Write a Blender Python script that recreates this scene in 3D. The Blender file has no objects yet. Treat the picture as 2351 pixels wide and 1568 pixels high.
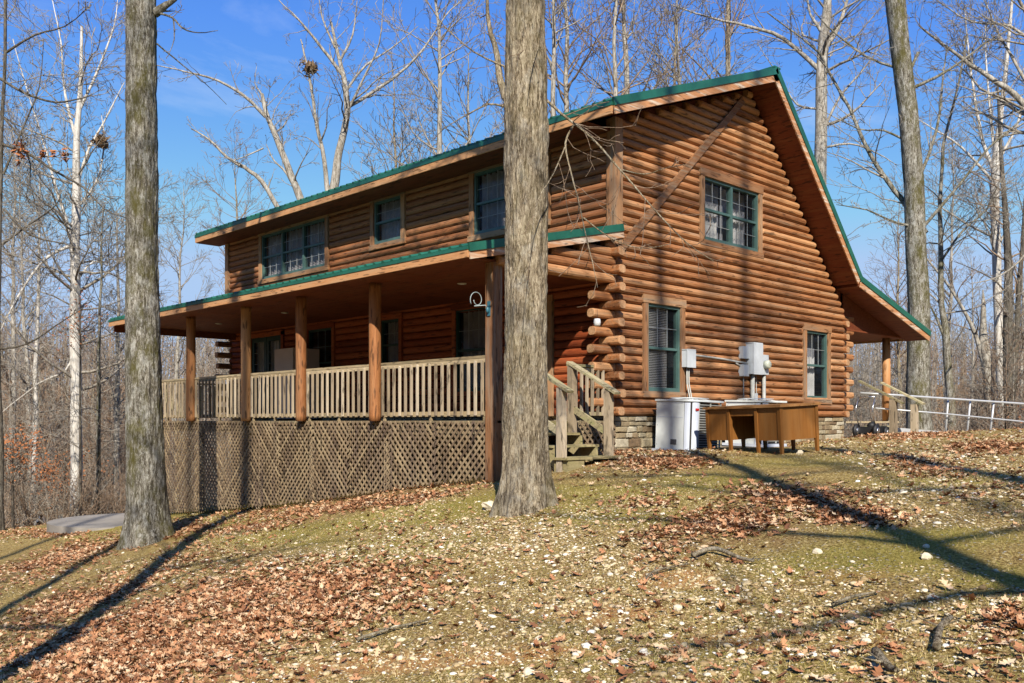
import bpy, math, random
import numpy as np
from mathutils import Vector, noise
random.seed(7); rng=np.random.default_rng(11)
scene=bpy.context.scene; COL=scene.collection

# ------------------------------------------------------------------ camera geometry
F=2109.; CX=1175.5; HY=968.; EYE=-0.1; DC=15.6
A=math.radians(45.9); SA,CA=math.sin(A),math.cos(A)
R0=DC*(1412-CX)/F
CAMX=-(R0*SA+DC*CA); CAMY=-(-R0*CA+DC*SA)
def rd2xy(r,d): return (CAMX+r*SA+d*CA, CAMY-r*CA+d*SA)
def xy2rd(x,y):
    dx,dy=x-CAMX,y-CAMY
    return dx*SA-dy*CA, dx*CA+dy*SA
def pix(px,py,d):                         # a point at real depth d seen at px,py
    x,y=rd2xy((px-CX)/F*d,d); return Vector((x,y,EYE+d*(HY-py)/F))

# ------------------------------------------------------------------ ground height
CP=[(1.75,15.6,-.62),(7.85,21.5,-.50),(5,17,-.58),(-.37,13.9,-1.02),(-8,21.8,-2.32),(-4,18,-1.7),(.17,11,-1.14),(-.2,12.3,-1.12),(-6.4,16,-2.2),
(-5.6,10.1,-2.6),(-5.7,12.4,-2.4),(2.5,4.5,-1.38),(3.6,6.6,-1.1),(0,5.5,-1.7),(-4.6,8.4,-2.45),(0,0,-1.75),(11.1,20,-.28),(4.0,13.5,-.60),(4.75,14.3,-.54),
(14,26,-.9),(10,29,-1.3),(8,26,-.9),(-13.4,24,-2.95),(-9.4,21.5,-2.5),(.75,13.6,-.82),(-15,35,-3.9),(-25,50,-5),(24,50,-3.2),(0,60,-5),(-4,0,-2.6),(5,0,-1.3),
(-60,60,-6),(0,85,-6),(60,60,-5),(60,0,-1.5),(-60,0,-6),(0,-60,-2.5),(-60,-60,-4),(60,-60,-1)]
CP=np.array(CP,float)
def _phi(r): 
    r=np.maximum(r,1e-9); return r*r*np.log(r)
_n=len(CP); _K=_phi(np.hypot(CP[:,None,0]-CP[None,:,0],CP[:,None,1]-CP[None,:,1]))+np.eye(_n)*.5
_P=np.c_[np.ones(_n),CP[:,:2]]; _M=np.block([[_K,_P],[_P.T,np.zeros((3,3))]])
_W=np.linalg.solve(_M,np.r_[CP[:,2],0,0,0])
def gz_rd(r,d):
    r=np.asarray(r,float); d=np.asarray(d,float)
    rr=np.clip(r,-62,62); dd=np.clip(d,-62,85)
    z=np.full(rr.shape,_W[_n])+_W[_n+1]*rr+_W[_n+2]*dd
    for i in range(_n): z=z+_W[i]*_phi(np.hypot(rr-CP[i,0],dd-CP[i,1]))
    rad=np.hypot(r,d)
    hill=np.clip((rad-75)/110,0,1); z=z+hill*hill*(3-2*hill)*13*(d>0)
    return z
def gz(x,y):
    r,d=xy2rd(x,y); return float(gz_rd(np.array([r]),np.array([d]))[0])

# ------------------------------------------------------------------ materials
MATS={}
def newmat(name):
    m=bpy.data.materials.new(name); m.use_nodes=True; nt=m.node_tree; nt.nodes.clear()
    o=nt.nodes.new('ShaderNodeOutputMaterial'); b=nt.nodes.new('ShaderNodeBsdfPrincipled')
    nt.links.new(b.outputs[0],o.inputs[0]); MATS[name]=m
    return m,nt,b
def node(nt,t,**k):
    n=nt.nodes.new(t)
    for a,v in k.items():
        if a in n.inputs.keys() if hasattr(n.inputs,'keys') else False: n.inputs[a].default_value=v
        else: setattr(n,a,v)
    return n
def coords(nt,scale=(1,1,1),kind='Object'):
    tc=nt.nodes.new('ShaderNodeTexCoord'); mp=nt.nodes.new('ShaderNodeMapping'); mp.inputs['Scale'].default_value=scale
    nt.links.new(tc.outputs[kind],mp.inputs['Vector']); return mp.outputs[0]
def nz(nt,vec,scale,detail=4,rough=.6,dist=0):
    n=nt.nodes.new('ShaderNodeTexNoise'); n.inputs['Scale'].default_value=scale; n.inputs['Detail'].default_value=detail
    n.inputs['Roughness'].default_value=rough; n.inputs['Distortion'].default_value=dist
    nt.links.new(vec,n.inputs['Vector']); return n.outputs[0]
def ramp(nt,fac,stops,interp='LINEAR'):
    n=nt.nodes.new('ShaderNodeValToRGB'); n.color_ramp.interpolation=interp; e=n.color_ramp.elements
    while len(e)<len(stops): e.new(.5)
    for k,(p,c) in enumerate(stops):
        e[k].position=p; e[k].color=(c[0],c[1],c[2],1) if len(c)==3 else c
    nt.links.new(fac,n.inputs[0]); return n.outputs[0]
def mix(nt,fac,a,b,blend='MIX'):
    n=nt.nodes.new('ShaderNodeMix'); n.data_type='RGBA'; n.blend_type=blend
    for s,v in ((0,fac),(6,a),(7,b)):
        if isinstance(v,(int,float)): n.inputs[s].default_value=v
        elif isinstance(v,tuple): n.inputs[s].default_value=(v[0],v[1],v[2],1)
        else: nt.links.new(v,n.inputs[s])
    return n.outputs[2]
def math_(nt,op,a,b=0.,clamp=False):
    n=nt.nodes.new('ShaderNodeMath'); n.operation=op; n.use_clamp=clamp
    for s,v in ((0,a),(1,b)):
        if isinstance(v,(int,float)): n.inputs[s].default_value=v
        else: nt.links.new(v,n.inputs[s])
    return n.outputs[0]
def bump(nt,b,h,strength=.3,dist=.02):
    n=nt.nodes.new('ShaderNodeBump'); n.inputs['Strength'].default_value=strength; n.inputs['Distance'].default_value=dist
    nt.links.new(h,n.inputs['Height']); nt.links.new(n.outputs[0],b.inputs['Normal'])
def attr(nt,name='rnd'):
    n=nt.nodes.new('ShaderNodeAttribute'); n.attribute_name=name; return n
g=lambda v:(v,v,v)
def wood(name,c_dark,c_mid,c_light,axis='x',rough=.65,weather=None,bstr=.35,fine=1.,marks=1.):
    m,nt,b=newmat(name)
    s={'x':(1.2,14,22),'y':(14,1.2,22),'z':(16,16,1.2)}[axis]
    s=tuple(v*fine for v in s)
    v=coords(nt,s); big=nz(nt,coords(nt),1.3,3); gr=nz(nt,v,2.2,6,.65,.6)
    r=attr(nt).outputs['Fac']
    f=math_(nt,'ADD',math_(nt,'MULTIPLY',r,.5),math_(nt,'MULTIPLY',gr,.72))
    f=math_(nt,'ADD',f,math_(nt,'MULTIPLY',big,.25)); f=math_(nt,'SUBTRACT',f,.27)
    c=ramp(nt,f,[(.12,c_dark),(.45,c_mid),(.85,c_light)])
    # knots
    vo=nt.nodes.new('ShaderNodeTexVoronoi'); ks={'x':(1.1,3,3.2),'y':(3,1.1,3.2),'z':(3,3,1.1)}[axis]
    nt.links.new(coords(nt,ks),vo.inputs['Vector']); vo.inputs['Scale'].default_value=1.6
    kn=ramp(nt,vo.outputs['Distance'],[(.05,g(1)),(.12,g(0))])
    c=mix(nt,math_(nt,'MULTIPLY',kn,.6*marks),c,tuple(x*.35 for x in c_dark))
    if weather:
        w=ramp(nt,nz(nt,coords(nt,tuple(x*.25 for x in s)),2.5,5,.7),[(.48,g(0)),(.66,g(1))])
        c=mix(nt,math_(nt,'MULTIPLY',w,weather[1]),c,weather[0])
    ck=ramp(nt,nz(nt,coords(nt,tuple(x*(.35 if k!='xyz'.index(axis) else .8) for k,x in enumerate(s))),3.5,3,.5),[(.35,g(.25)),(.40,g(1))])
    c=mix(nt,.8*marks,c,ck,'MULTIPLY')
    nt.links.new(c,b.inputs['Base Color']); b.inputs['Roughness'].default_value=rough
    b.inputs['Specular IOR Level'].default_value=.25
    bump(nt,b,gr,bstr,.01); return m
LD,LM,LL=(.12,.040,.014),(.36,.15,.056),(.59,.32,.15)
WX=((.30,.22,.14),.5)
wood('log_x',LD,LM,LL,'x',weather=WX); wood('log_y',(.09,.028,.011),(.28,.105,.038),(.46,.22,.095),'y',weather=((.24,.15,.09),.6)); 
wood('porch_log',(.11,.020,.006),(.30,.066,.020),(.42,.12,.04),'y',weather=((.14,.06,.03),.4))  # same log wood, colour reddened to the tone it takes in porch shade
wood('post_wood',(.18,.065,.022),(.42,.18,.065),(.60,.33,.15),'z',weather=((.36,.24,.13),.4))
wood('soffit',(.07,.015,.006),(.15,.036,.013),(.21,.06,.022),'y',weather=((.2,.08,.03),.5))  # soffit and ceiling wood darkened: deeper shade is put into the colour
wood('trim_x',(.14,.06,.025),(.33,.16,.07),(.46,.27,.14),'x',weather=((.26,.21,.15),.75))
wood('trim_y',(.14,.06,.025),(.33,.16,.07),(.46,.27,.14),'y',weather=((.26,.21,.15),.75))
wood('trim_z',(.14,.06,.025),(.33,.16,.07),(.46,.27,.14),'z',weather=((.26,.21,.15),.75))
wood('fascia_x',(.2,.07,.025),(.44,.2,.085),(.6,.36,.2),'x',weather=((.62,.55,.44),.85))
wood('fascia_y',(.2,.07,.025),(.48,.22,.085),(.6,.36,.18),'y',weather=((.42,.3,.18),.5))
wood('grey_z',(.16,.12,.075),(.37,.29,.19),(.58,.49,.36),'z',rough=.85,weather=((.32,.25,.18),.6))
wood('grey_y',(.15,.11,.06),(.36,.27,.15),(.54,.43,.27),'y',rough=.85,weather=((.22,.2,.12),.6))
wood('grey_x',(.15,.12,.07),(.36,.30,.17),(.5,.43,.28),'x',rough=.85,weather=((.26,.27,.10),.6))
wood('lattice_wood',(.09,.06,.036),(.25,.175,.10),(.43,.33,.19),'z',rough=.9,weather=((.11,.075,.06),.8),fine=.6)
wood('moss_wood',(.12,.10,.045),(.31,.25,.12),(.44,.37,.21),'x',rough=.95,weather=((.20,.21,.06),.5))
wood('desk_wood',(.11,.042,.010),(.21,.085,.020),(.29,.13,.036),'z',rough=.42,weather=((.24,.12,.04),.5),bstr=.06,fine=.5,marks=.12)
wood('desk_top',(.12,.045,.012),(.24,.10,.03),(.34,.17,.06),'x',rough=.5,weather=((.3,.2,.1),.5),bstr=.1)
def plain(name,c,rough=.5,metal=0,var=.25,scale=4,bstr=.05,spec=.5):
    m,nt,b=newmat(name); n=nz(nt,coords(nt),scale,5,.65)
    cc=mix(nt,ramp(nt,n,[(.3,g(0)),(.7,g(1))]),tuple(x*(1-var) for x in c),tuple(min(1,x*(1+var*.6)) for x in c))
    nt.links.new(cc,b.inputs['Base Color']); b.inputs['Roughness'].default_value=rough; b.inputs['Metallic'].default_value=metal
    b.inputs['Specular IOR Level'].default_value=spec
    bump(nt,b,n,bstr,.01); return m
plain('green_metal',(.018,.115,.075),.38,0,.3,2.5,.08); plain('green_paint',(.07,.135,.12),.45,0,.2,6)
plain('green_dark',(.012,.05,.045),.5); plain('hvac_white',(.70,.73,.71),.45,0,.22,1.7,.05); plain('hvac_grey',(.56,.60,.68),.5,0,.1,2)
plain('black',(.012,.012,.014),.6); plain('dark_grille',(.05,.045,.04),.7,0,.4,30); plain('box_grey',(.50,.53,.55),.5,0,.12,5)
plain('pipe_grey',(.42,.42,.38),.55); plain('aluminium',(.55,.56,.57),.45,.4,.12,6); plain('white',(.75,.74,.70),.5); 
plain('fridge',(.62,.50,.44),.45,0,.08,2); plain('red',(.55,.02,.02),.5); plain('label_grey',(.12,.12,.13),.6,0,.6,60)
plain('curtain',(.78,.77,.74),.9,0,.2,5); plain('sheer',(.42,.42,.46),.9,0,.5,7); plain('curtain_grey',(.42,.40,.41),.9,0,.3,3); plain('blind',(.48,.47,.44),.6); plain('interior',(.05,.035,.03),.9)
plain('muntin',(.32,.34,.34),.6); plain('teal_iron',(.03,.12,.16),.5); plain('pale_iron',(.34,.40,.40),.5); plain('lamp_ring',(.5,.47,.4),.5)
plain('cup_white',(.78,.78,.76),.25); plain('meter_face',(.50,.52,.42),.12,0,.3,14); plain('concrete',(.28,.25,.21),.9,0,.35,.9,.3)
plain('asphalt_grey',(.24,.25,.26),.9,0,.2,.5); plain('dead_leaf',(.36,.13,.04),.8,0,.5,30); plain('nest',(.16,.10,.05),.95,0,.6,20); plain('sign',(.35,.33,.28),.7,0,.6,25)
plain('chrome',(.6,.6,.62),.2,.9)
m,nt,b=newmat('glass')                                   # window pane: clear with a sky reflection
b.inputs['Base Color'].default_value=(.02,.025,.03,1); b.inputs['Roughness'].default_value=.04; b.inputs['Specular IOR Level'].default_value=.5
b.inputs['Alpha'].default_value=.2
# stone foundation
m,nt,b=newmat('stone'); v=coords(nt,(3.6,3.6,8.5))
nn=nt.nodes.new('ShaderNodeTexNoise'); nn.inputs['Scale'].default_value=1.6; nt.links.new(v,nn.inputs['Vector'])
vv=mix(nt,.22,v,nn.outputs['Color'])
vo=nt.nodes.new('ShaderNodeTexVoronoi'); vo.feature='DISTANCE_TO_EDGE'; vo.inputs['Scale'].default_value=1.15; nt.links.new(vv,vo.inputs['Vector'])
vc=nt.nodes.new('ShaderNodeTexVoronoi'); vc.inputs['Scale'].default_value=1.15; nt.links.new(vv,vc.inputs['Vector'])
sc=ramp(nt,vc.outputs['Color'],[(.1,(.22,.15,.08)),(.5,(.40,.32,.19)),(.9,(.52,.46,.32))])
fn=nz(nt,coords(nt),9,6,.7); sc=mix(nt,.55,sc,ramp(nt,fn,[(.3,g(.45)),(.65,g(1.15))]),'MULTIPLY')
ed=ramp(nt,vo.outputs['Distance'],[(.0,g(0)),(.055,g(1))]); sc=mix(nt,ed,(.07,.055,.035),sc)
nt.links.new(sc,b.inputs['Base Color']); b.inputs['Roughness'].default_value=.92
bump(nt,b,math_(nt,'ADD',ed,math_(nt,'MULTIPLY',fn,.5)),.9,.04)
litter_stops=[(0,(.20,.13,.07)),(.4,(.36,.28,.16)),(.75,(.48,.41,.27)),(1,(.56,.50,.38))]
m,nt,b=newmat('stone_block'); c=ramp(nt,attr(nt).outputs['Fac'],litter_stops); n=nz(nt,coords(nt),14,6,.7); c=mix(nt,.7,c,ramp(nt,n,[(.3,g(.45)),(.65,g(1.1))]),'MULTIPLY'); nt.links.new(c,b.inputs['Base Color']); b.inputs['Roughness'].default_value=.93; bump(nt,b,n,.7,.03)
m,nt,b=newmat('end_grain'); n=nz(nt,coords(nt),22,6,.8); c=ramp(nt,n,[(.3,(.22,.11,.05)),(.5,(.42,.23,.11)),(.7,(.58,.38,.22))]); nt.links.new(c,b.inputs['Base Color']); b.inputs['Roughness'].default_value=.85; bump(nt,b,n,.4,.01)
# bark
def bark(name,c1,c2,c3,moss=0.,vs=5.,lich=.0,fur=.8):
    m,nt,b=newmat(name); v=coords(nt,(vs,vs,vs*.15)); n0=nz(nt,v,3.2,8,.72,.9); nf=nz(nt,coords(nt,(vs*2.1,vs*2.1,vs*.45)),3.2,8,.8,1.4); n1=math_(nt,'ADD',math_(nt,'MULTIPLY',n0,.42),math_(nt,'MULTIPLY',nf,.58))
    n2=nz(nt,coords(nt),1.1,4); 
    c=ramp(nt,n1,[(.43,c1),(.495,c2),(.575,c3)])
    li=ramp(nt,nz(nt,coords(nt,(1,1,.6)),7,6,.75),[(.52,g(0)),(.62,g(1))]); c=mix(nt,math_(nt,'MULTIPLY',li,lich),c,(.52,.52,.47))
    if moss:
        mo=ramp(nt,nz(nt,coords(nt,(1,1,.45)),2.2,9,.85),[(.48,g(0)),(.60,g(1))]); c=mix(nt,math_(nt,'MULTIPLY',mo,moss),c,(.085,.075,.018))
    c=mix(nt,.5,c,ramp(nt,n2,[(.3,g(.6)),(.7,g(1.1))]),'MULTIPLY')
    nt.links.new(c,b.inputs['Base Color']); b.inputs['Roughness'].default_value=.95; b.inputs['Specular IOR Level'].default_value=.15
    bump(nt,b,n1,fur,.03); return m
bark('bark_grey',(.05,.035,.021),(.25,.195,.125),(.52,.445,.315),.35,7.5,.22,1.)
bark('bark_mossy',(.03,.025,.018),(.15,.13,.095),(.44,.42,.36),.9,8,.45,1.)
bark('bark_pale',(.12,.10,.08),(.31,.275,.22),(.50,.46,.40),.15,3,.5,.4)
bark('bark_white',(.3,.27,.22),(.52,.48,.42),(.66,.63,.58),.0,3,.5,.3)
bark('bark_dark',(.03,.025,.02),(.09,.075,.06),(.17,.15,.12),.2,4,.15)
bark('twig_grey',(.12,.10,.08),(.26,.225,.18),(.42,.375,.31),.1,3,.3,.2)
bark('twig_brown',(.10,.07,.045),(.24,.165,.11),(.36,.27,.19),0,3,.1,.2)
# scattered litter materials (random value per piece)
def litter(name,stops,rough=.85,trans=0):
    m,nt,b=newmat(name); c=ramp(nt,attr(nt).outputs['Fac'],stops); n=nz(nt,coords(nt),60,3)
    c=mix(nt,.5,c,ramp(nt,n,[(.3,g(.6)),(.7,g(1.15))]),'MULTIPLY')
    nt.links.new(c,b.inputs['Base Color']); b.inputs['Roughness'].default_value=rough; b.inputs['Specular IOR Level'].default_value=.2; return m
litter('leaf_litter',[(0,(.14,.06,.03)),(.25,(.32,.14,.065)),(.5,(.46,.22,.105)),(.75,(.54,.32,.17)),(1,(.66,.50,.32))])
litter('stones',[(0,(.16,.10,.045)),(.4,(.38,.27,.13)),(.8,(.62,.50,.30)),(1,(.86,.81,.70))])
litter('straw',[(0,(.14,.17,.025)),(.22,(.28,.25,.055)),(.55,(.46,.35,.13)),(1,(.80,.66,.36))])
# ground
m,nt,b=newmat('ground'); P=coords(nt)
mk=nt.nodes.new('ShaderNodeAttribute'); mk.attribute_name='mask'; sp=nt.nodes.new('ShaderNodeSeparateColor'); nt.links.new(mk.outputs['Color'],sp.inputs[0])
f1=nz(nt,P,38,6,.75); f2=nz(nt,P,7,5,.7); f3=nz(nt,P,1.3,5,.7)
c=ramp(nt,f1,[(.34,(.07,.042,.014)),(.47,(.27,.18,.055)),(.56,(.56,.41,.145)),(.65,(.84,.69,.36))])
c=mix(nt,ramp(nt,math_(nt,'ADD',math_(nt,'MULTIPLY',f2,.5),math_(nt,'MULTIPLY',f3,.5)),[(.50,g(0)),(.62,g(.6))]),c,ramp(nt,f1,[(.3,(.13,.065,.025)),(.6,(.36,.20,.09))]))
gm=ramp(nt,math_(nt,'ADD',sp.outputs[0],math_(nt,'SUBTRACT',math_(nt,'MULTIPLY',f2,.9),.45)),[(.25,g(0)),(.6,g(.85))])
c=mix(nt,gm,c,ramp(nt,f1,[(.3,(.085,.068,.014)),(.5,(.33,.265,.055)),(.75,(.58,.47,.15))]))
cl=ramp(nt,math_(nt,'ADD',sp.outputs[2],math_(nt,'SUBTRACT',math_(nt,'MULTIPLY',f2,.8),.4)),[(.22,g(0)),(.6,g(.85))])
c=mix(nt,cl,c,ramp(nt,f1,[(.3,(.40,.17,.055)),(.7,(.72,.38,.15))]))
vo=nt.nodes.new('ShaderNodeTexVoronoi'); vo.inputs['Scale'].default_value=26; nt.links.new(P,vo.inputs['Vector'])
pe=ramp(nt,vo.outputs['Distance'],[(.22,g(1)),(.34,g(0))])
sx=nt.nodes.new('ShaderNodeSeparateColor'); nt.links.new(vo.outputs['Color'],sx.inputs[0])
pm=math_(nt,'MULTIPLY',pe,math_(nt,'GREATER_THAN',math_(nt,'ADD',math_(nt,'MULTIPLY',sp.outputs[1],.75),math_(nt,'MULTIPLY',f3,.3)),sx.outputs[0]))
c=mix(nt,math_(nt,'MULTIPLY',pm,.85),c,ramp(nt,sx.outputs[1],[(0,(.40,.33,.22)),(1,(.70,.65,.54))]))
# leaf litter as colour, for the woods floor
lv=nt.nodes.new('ShaderNodeTexVoronoi'); lv.inputs['Scale'].default_value=13; nt.links.new(mix(nt,.06,P,nt.nodes[-1].outputs[0] if False else P),lv.inputs['Vector'])
ls=nt.nodes.new('ShaderNodeSeparateColor'); nt.links.new(lv.outputs['Color'],ls.inputs[0])
al=mk.outputs['Alpha']
lc=ramp(nt,ls.outputs[0],[(0,(.11,.05,.025)),(.5,(.26,.12,.055)),(1,(.40,.24,.12))])
c=mix(nt,math_(nt,'MULTIPLY',al,ramp(nt,f2,[(.3,g(.3)),(.6,g(1))])),c,lc)
nt.links.new(c,b.inputs['Base Color']); b.inputs['Roughness'].default_value=.95; b.inputs['Specular IOR Level'].default_value=.1
bump(nt,b,math_(nt,'ADD',f1,math_(nt,'MULTIPLY',pm,.4)),.9,.05)

# ------------------------------------------------------------------ mesh helpers
class MB:
    def __init__(s): s.v=[]; s.f=[]; s.r=[]; s.mi=[]; s.mats=[]; s.sm=[]; s.cur=0
    def mat(s,m):
        if m not in s.mats: s.mats.append(m)
        s.cur=s.mats.index(m); return s
    def add(s,vs,fs,rnd=None,smooth=False):
        o=len(s.v); s.v.extend([tuple(p) for p in vs]); rnd=random.random() if rnd is None else rnd
        for f in fs: s.f.append(tuple(i+o for i in f)); s.r.append(rnd); s.mi.append(s.cur); s.sm.append(smooth)
        return s
    def box(s,x0,x1,y0,y1,z0,z1,rnd=None):
        if x0>x1: x0,x1=x1,x0
        if y0>y1: y0,y1=y1,y0
        v=[(x0,y0,z0),(x1,y0,z0),(x1,y1,z0),(x0,y1,z0),(x0,y0,z1),(x1,y0,z1),(x1,y1,z1),(x0,y1,z1)]
        return s.add(v,[(3,2,1,0),(4,5,6,7),(0,1,5,4),(1,2,6,5),(2,3,7,6),(3,0,4,7)],rnd)
    def beam(s,p,q,w,h,up=(0,0,1),rnd=None):          # board from p to q; w sideways, h along up
        p,q=Vector(p),Vector(q); t=(q-p).normalized(); sd=t.cross(Vector(up))
        if sd.length<1e-4: sd=t.cross(Vector((1,0,0)))
        sd.normalize(); u=sd.cross(t).normalized(); vs=[]
        for b in (p,q):
            for a,c in ((-1,-1),(1,-1),(1,1),(-1,1)): vs.append(b+sd*(a*w/2)+u*(c*h/2))
        return s.add(vs,[(3,2,1,0),(4,5,6,7),(0,1,5,4),(1,2,6,5),(2,3,7,6),(3,0,4,7)],rnd)
    def prism(s,poly,y0,y1,axis='y',rnd=None):         # poly in the plane of the other two axes
        n=len(poly); mk={'y':lambda a,b,c:(a,c,b),'x':lambda a,b,c:(c,a,b),'z':lambda a,b,c:(a,b,c)}[axis]
        vs=[mk(a,b,y0) for a,b in poly]+[mk(a,b,y1) for a,b in poly]
        fs=[tuple(range(n)),tuple(range(2*n-1,n-1,-1))]+[(i,i+n,(i+1)%n+n,(i+1)%n) for i in range(n)]
        return s.add(vs,fs,rnd)
    def tube(s,pts,rad,n=6,cap=True,rnd=None,smooth=True):
        pts=[Vector(p) for p in pts]; k=len(pts); rad=rad if hasattr(rad,'__len__') else [rad]*k
        vs=[]; fs=[]; u=None
        for i in range(k):
            t=(pts[min(i+1,k-1)]-pts[max(i-1,0)]); 
            if t.length<1e-9: t=Vector((0,0,1))
            t.normalize()
            if u is None: u=t.orthogonal().normalized()
            else:
                u=u-t*u.dot(t); 
                if u.length<1e-6: u=t.orthogonal()
                u.normalize()
            w=t.cross(u)
            for j in range(n):
                a=2*math.pi*j/n; vs.append(pts[i]+(u*math.cos(a)+w*math.sin(a))*rad[i])
        for i in range(k-1):
            for j in range(n): fs.append((i*n+j,i*n+(j+1)%n,(i+1)*n+(j+1)%n,(i+1)*n+j))
        if cap: fs.append(tuple(range(n-1,-1,-1))); fs.append(tuple(range((k-1)*n,k*n)))
        return s.add(vs,fs,rnd,smooth)
    def ball(s,c,r,n=10,m=7,rnd=None):
        c=Vector(c); rx,ry,rz=r if hasattr(r,'__len__') else (r,r,r); vs=[c+Vector((0,0,rz))]
        for i in range(1,m):
            ph=math.pi*i/m
            for j in range(n):
                a=2*math.pi*j/n; vs.append(c+Vector((rx*math.sin(ph)*math.cos(a),ry*math.sin(ph)*math.sin(a),rz*math.cos(ph))))
        vs.append(c-Vector((0,0,rz))); L=len(vs)-1; fs=[(0,1+j,1+(j+1)%n) for j in range(n)]
        for i in range(m-2):
            for j in range(n): a=1+i*n+j; b2=1+i*n+(j+1)%n; fs.append((a,a+n,b2+n,b2))
        o=1+(m-2)*n; fs+=[(o+j,L,o+(j+1)%n) for j in range(n)]
        return s.add(vs,fs,rnd,True)
    def build(s,name,parent=None,origin=None,mat=None):
        if mat and not s.mats: s.mats=[mat]
        me=bpy.data.meshes.new(name); v=s.v
        if origin is not None: ox,oy,oz=origin; v=[(a-ox,b-oy,c-oz) for a,b,c in v]
        me.from_pydata(v,[],s.f)
        for m in s.mats: me.materials.append(MATS[m])
        me.polygons.foreach_set('material_index',s.mi); me.polygons.foreach_set('use_smooth',s.sm)
        a=me.attributes.new('rnd','FLOAT','FACE'); a.data.foreach_set('value',s.r)
        me.update(); o=bpy.data.objects.new(name,me); COL.objects.link(o)
        if parent: o.parent=parent
        elif origin is not None: o.location=origin
        return o
def empty(name,label,cat,loc=(0,0,0),group=None,rz=0):
    o=bpy.data.objects.new(name,None); COL.objects.link(o); o.location=loc; o.rotation_euler=(0,0,rz); o.empty_display_size=.3
    tag(o,label,cat,group); return o
def tag(o,label=None,cat=None,group=None,kind=None):
    if label: o['label']=label
    if cat: o['category']=cat
    if group: o['group']=group
    if kind: o['kind']=kind
    return o
def npmesh(name,V,Fc,rnd,matname,smooth=False):
    me=bpy.data.meshes.new(name); n=len(V); mF=Fc.shape[0]; k=Fc.shape[1]
    me.vertices.add(n); me.vertices.foreach_set('co',V.astype(np.float32).ravel())
    me.loops.add(mF*k); me.loops.foreach_set('vertex_index',Fc.astype(np.int32).ravel())
    me.polygons.add(mF); me.polygons.foreach_set('loop_start',np.arange(0,mF*k,k,dtype=np.int32))
    me.polygons.foreach_set('loop_total',np.full(mF,k,np.int32)) if False else None
    me.update(calc_edges=True); me.materials.append(MATS[matname])
    if smooth: me.polygons.foreach_set('use_smooth',[True]*mF)
    a=me.attributes.new('rnd','FLOAT','FACE'); a.data.foreach_set('value',rnd.astype(np.float32))
    me.validate(); o=bpy.data.objects.new(name,me); COL.objects.link(o); return o

# ------------------------------------------------------------------ ground sheet with its patches
def blob(px,py,blobs):
    s=np.zeros(px.shape)
    for (cx,cy,a,b_,ang,w) in blobs:
        t=math.radians(ang); dx=px-cx; dy=py-cy
        u=(dx*math.cos(t)+dy*math.sin(t))/a; v=(-dx*math.sin(t)+dy*math.cos(t))/b_
        s=np.maximum(s,w*np.exp(-(u*u+v*v)**1.3))
    return s
LEAF=[(560,1410,480,95,-8,1),(330,1500,420,90,-8,1),(760,1350,260,60,-6,.9),(1640,1215,190,45,-8,1),(1830,1140,170,36,4,.9),(1530,1062,130,20,0,.8),(1400,1040,80,18,0,.7),
 (820,1160,330,14,-7,.8),(600,1210,170,14,-8,.55),(220,1370,260,40,-20,.8),(120,1290,200,30,-15,.8),(440,1215,80,20,0,.7),(2120,1075,120,22,5,.4),(2280,1030,120,18,0,.6),(2080,1000,160,8,0,.6),
 (1950,1180,160,30,5,.6),(1480,1160,90,20,0,.4),(2320,1440,70,50,0,.5),(110,1225,120,12,0,.6),(1000,1120,160,10,-5,.4),(1560,1275,120,30,0,.35)]
LEAF+=[(1160,1172,40,9,0,1),(1275,1150,40,9,0,.9),(300,1250,60,12,0,1),(400,1235,60,12,0,1),(900,1125,420,9,-8,1)]
MOSS=[(950,1180,260,22,-8,1),(700,1215,260,25,-8,.7),(1350,1140,260,28,0,.9),(560,1190,180,18,-8,.8),(1450,1185,200,28,0,.7),(1620,1110,150,25,0,.6),(1950,1290,330,50,-5,.55),(1500,1500,420,60,-4,.6),(2150,1230,260,30,0,.5),
 (300,1225,300,18,0,.9),(900,1260,160,25,-5,.6),(1800,1545,300,40,0,.6),(2150,1105,200,22,0,.5),(1000,1090,300,14,-6,.9),(620,1150,260,16,-9,.9),(1850,1060,300,18,0,.4),(2300,1330,130,30,0,.5),(600,1240,200,20,0,.6)]
GRAV=[(1170,1230,330,60,-6,1),(900,1260,330,50,-10,.9),(1350,1280,300,70,0,.9),(1250,1380,420,80,0,.75),(700,1280,300,40,-20,.8),(2150,1160,300,60,0,.8),(2200,1050,250,40,0,.7),(1800,1350,500,90,0,.5),(1300,1500,900,100,0,.5),(250,1420,240,50,-30,.6),(2100,1420,400,100,0,.5),(1500,1050,150,16,0,.5)]
CLAY=[(1560,1330,90,22,0,1),(1650,1040,300,8,0,.3),(1340,1060,120,14,0,.7),(950,1520,500,26,-4,.8),(1400,1410,200,26,0,.6),(2050,1470,200,26,0,.5),(420,1560,400,20,0,.6),(1700,1470,200,24,0,.6),(1950,1320,160,20,0,.4)]
def axis_vals(lo,hi,step,far,k=1.16):
    a=list(np.arange(lo,hi+1e-6,step)); s=step
    while a[-1]<far: s*=k; a.append(a[-1]+s)
    s=step
    while a[0]>-far: s*=k; a.insert(0,a[0]-s)
    return np.array(a)
ra=axis_vals(-15,14,.14,420); da=axis_vals(1,27,.14,420)
Rg,Dg=np.meshgrid(ra,da); Zg=gz_rd(Rg,Dg)
Xg=CAMX+Rg*SA+Dg*CA; Yg=CAMY-Rg*CA+Dg*SA
def npn(x,y,s,seed):          # cheap smooth noise from rotated sines
    rs=np.random.default_rng(seed); v=np.zeros(x.shape)
    for k in range(7):
        a=rs.uniform(0,6.28); fr=s*rs.uniform(.6,1.9); v+=np.sin((x*math.cos(a)+y*math.sin(a))*fr+rs.uniform(0,6.28))
    return v/3.2
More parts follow.
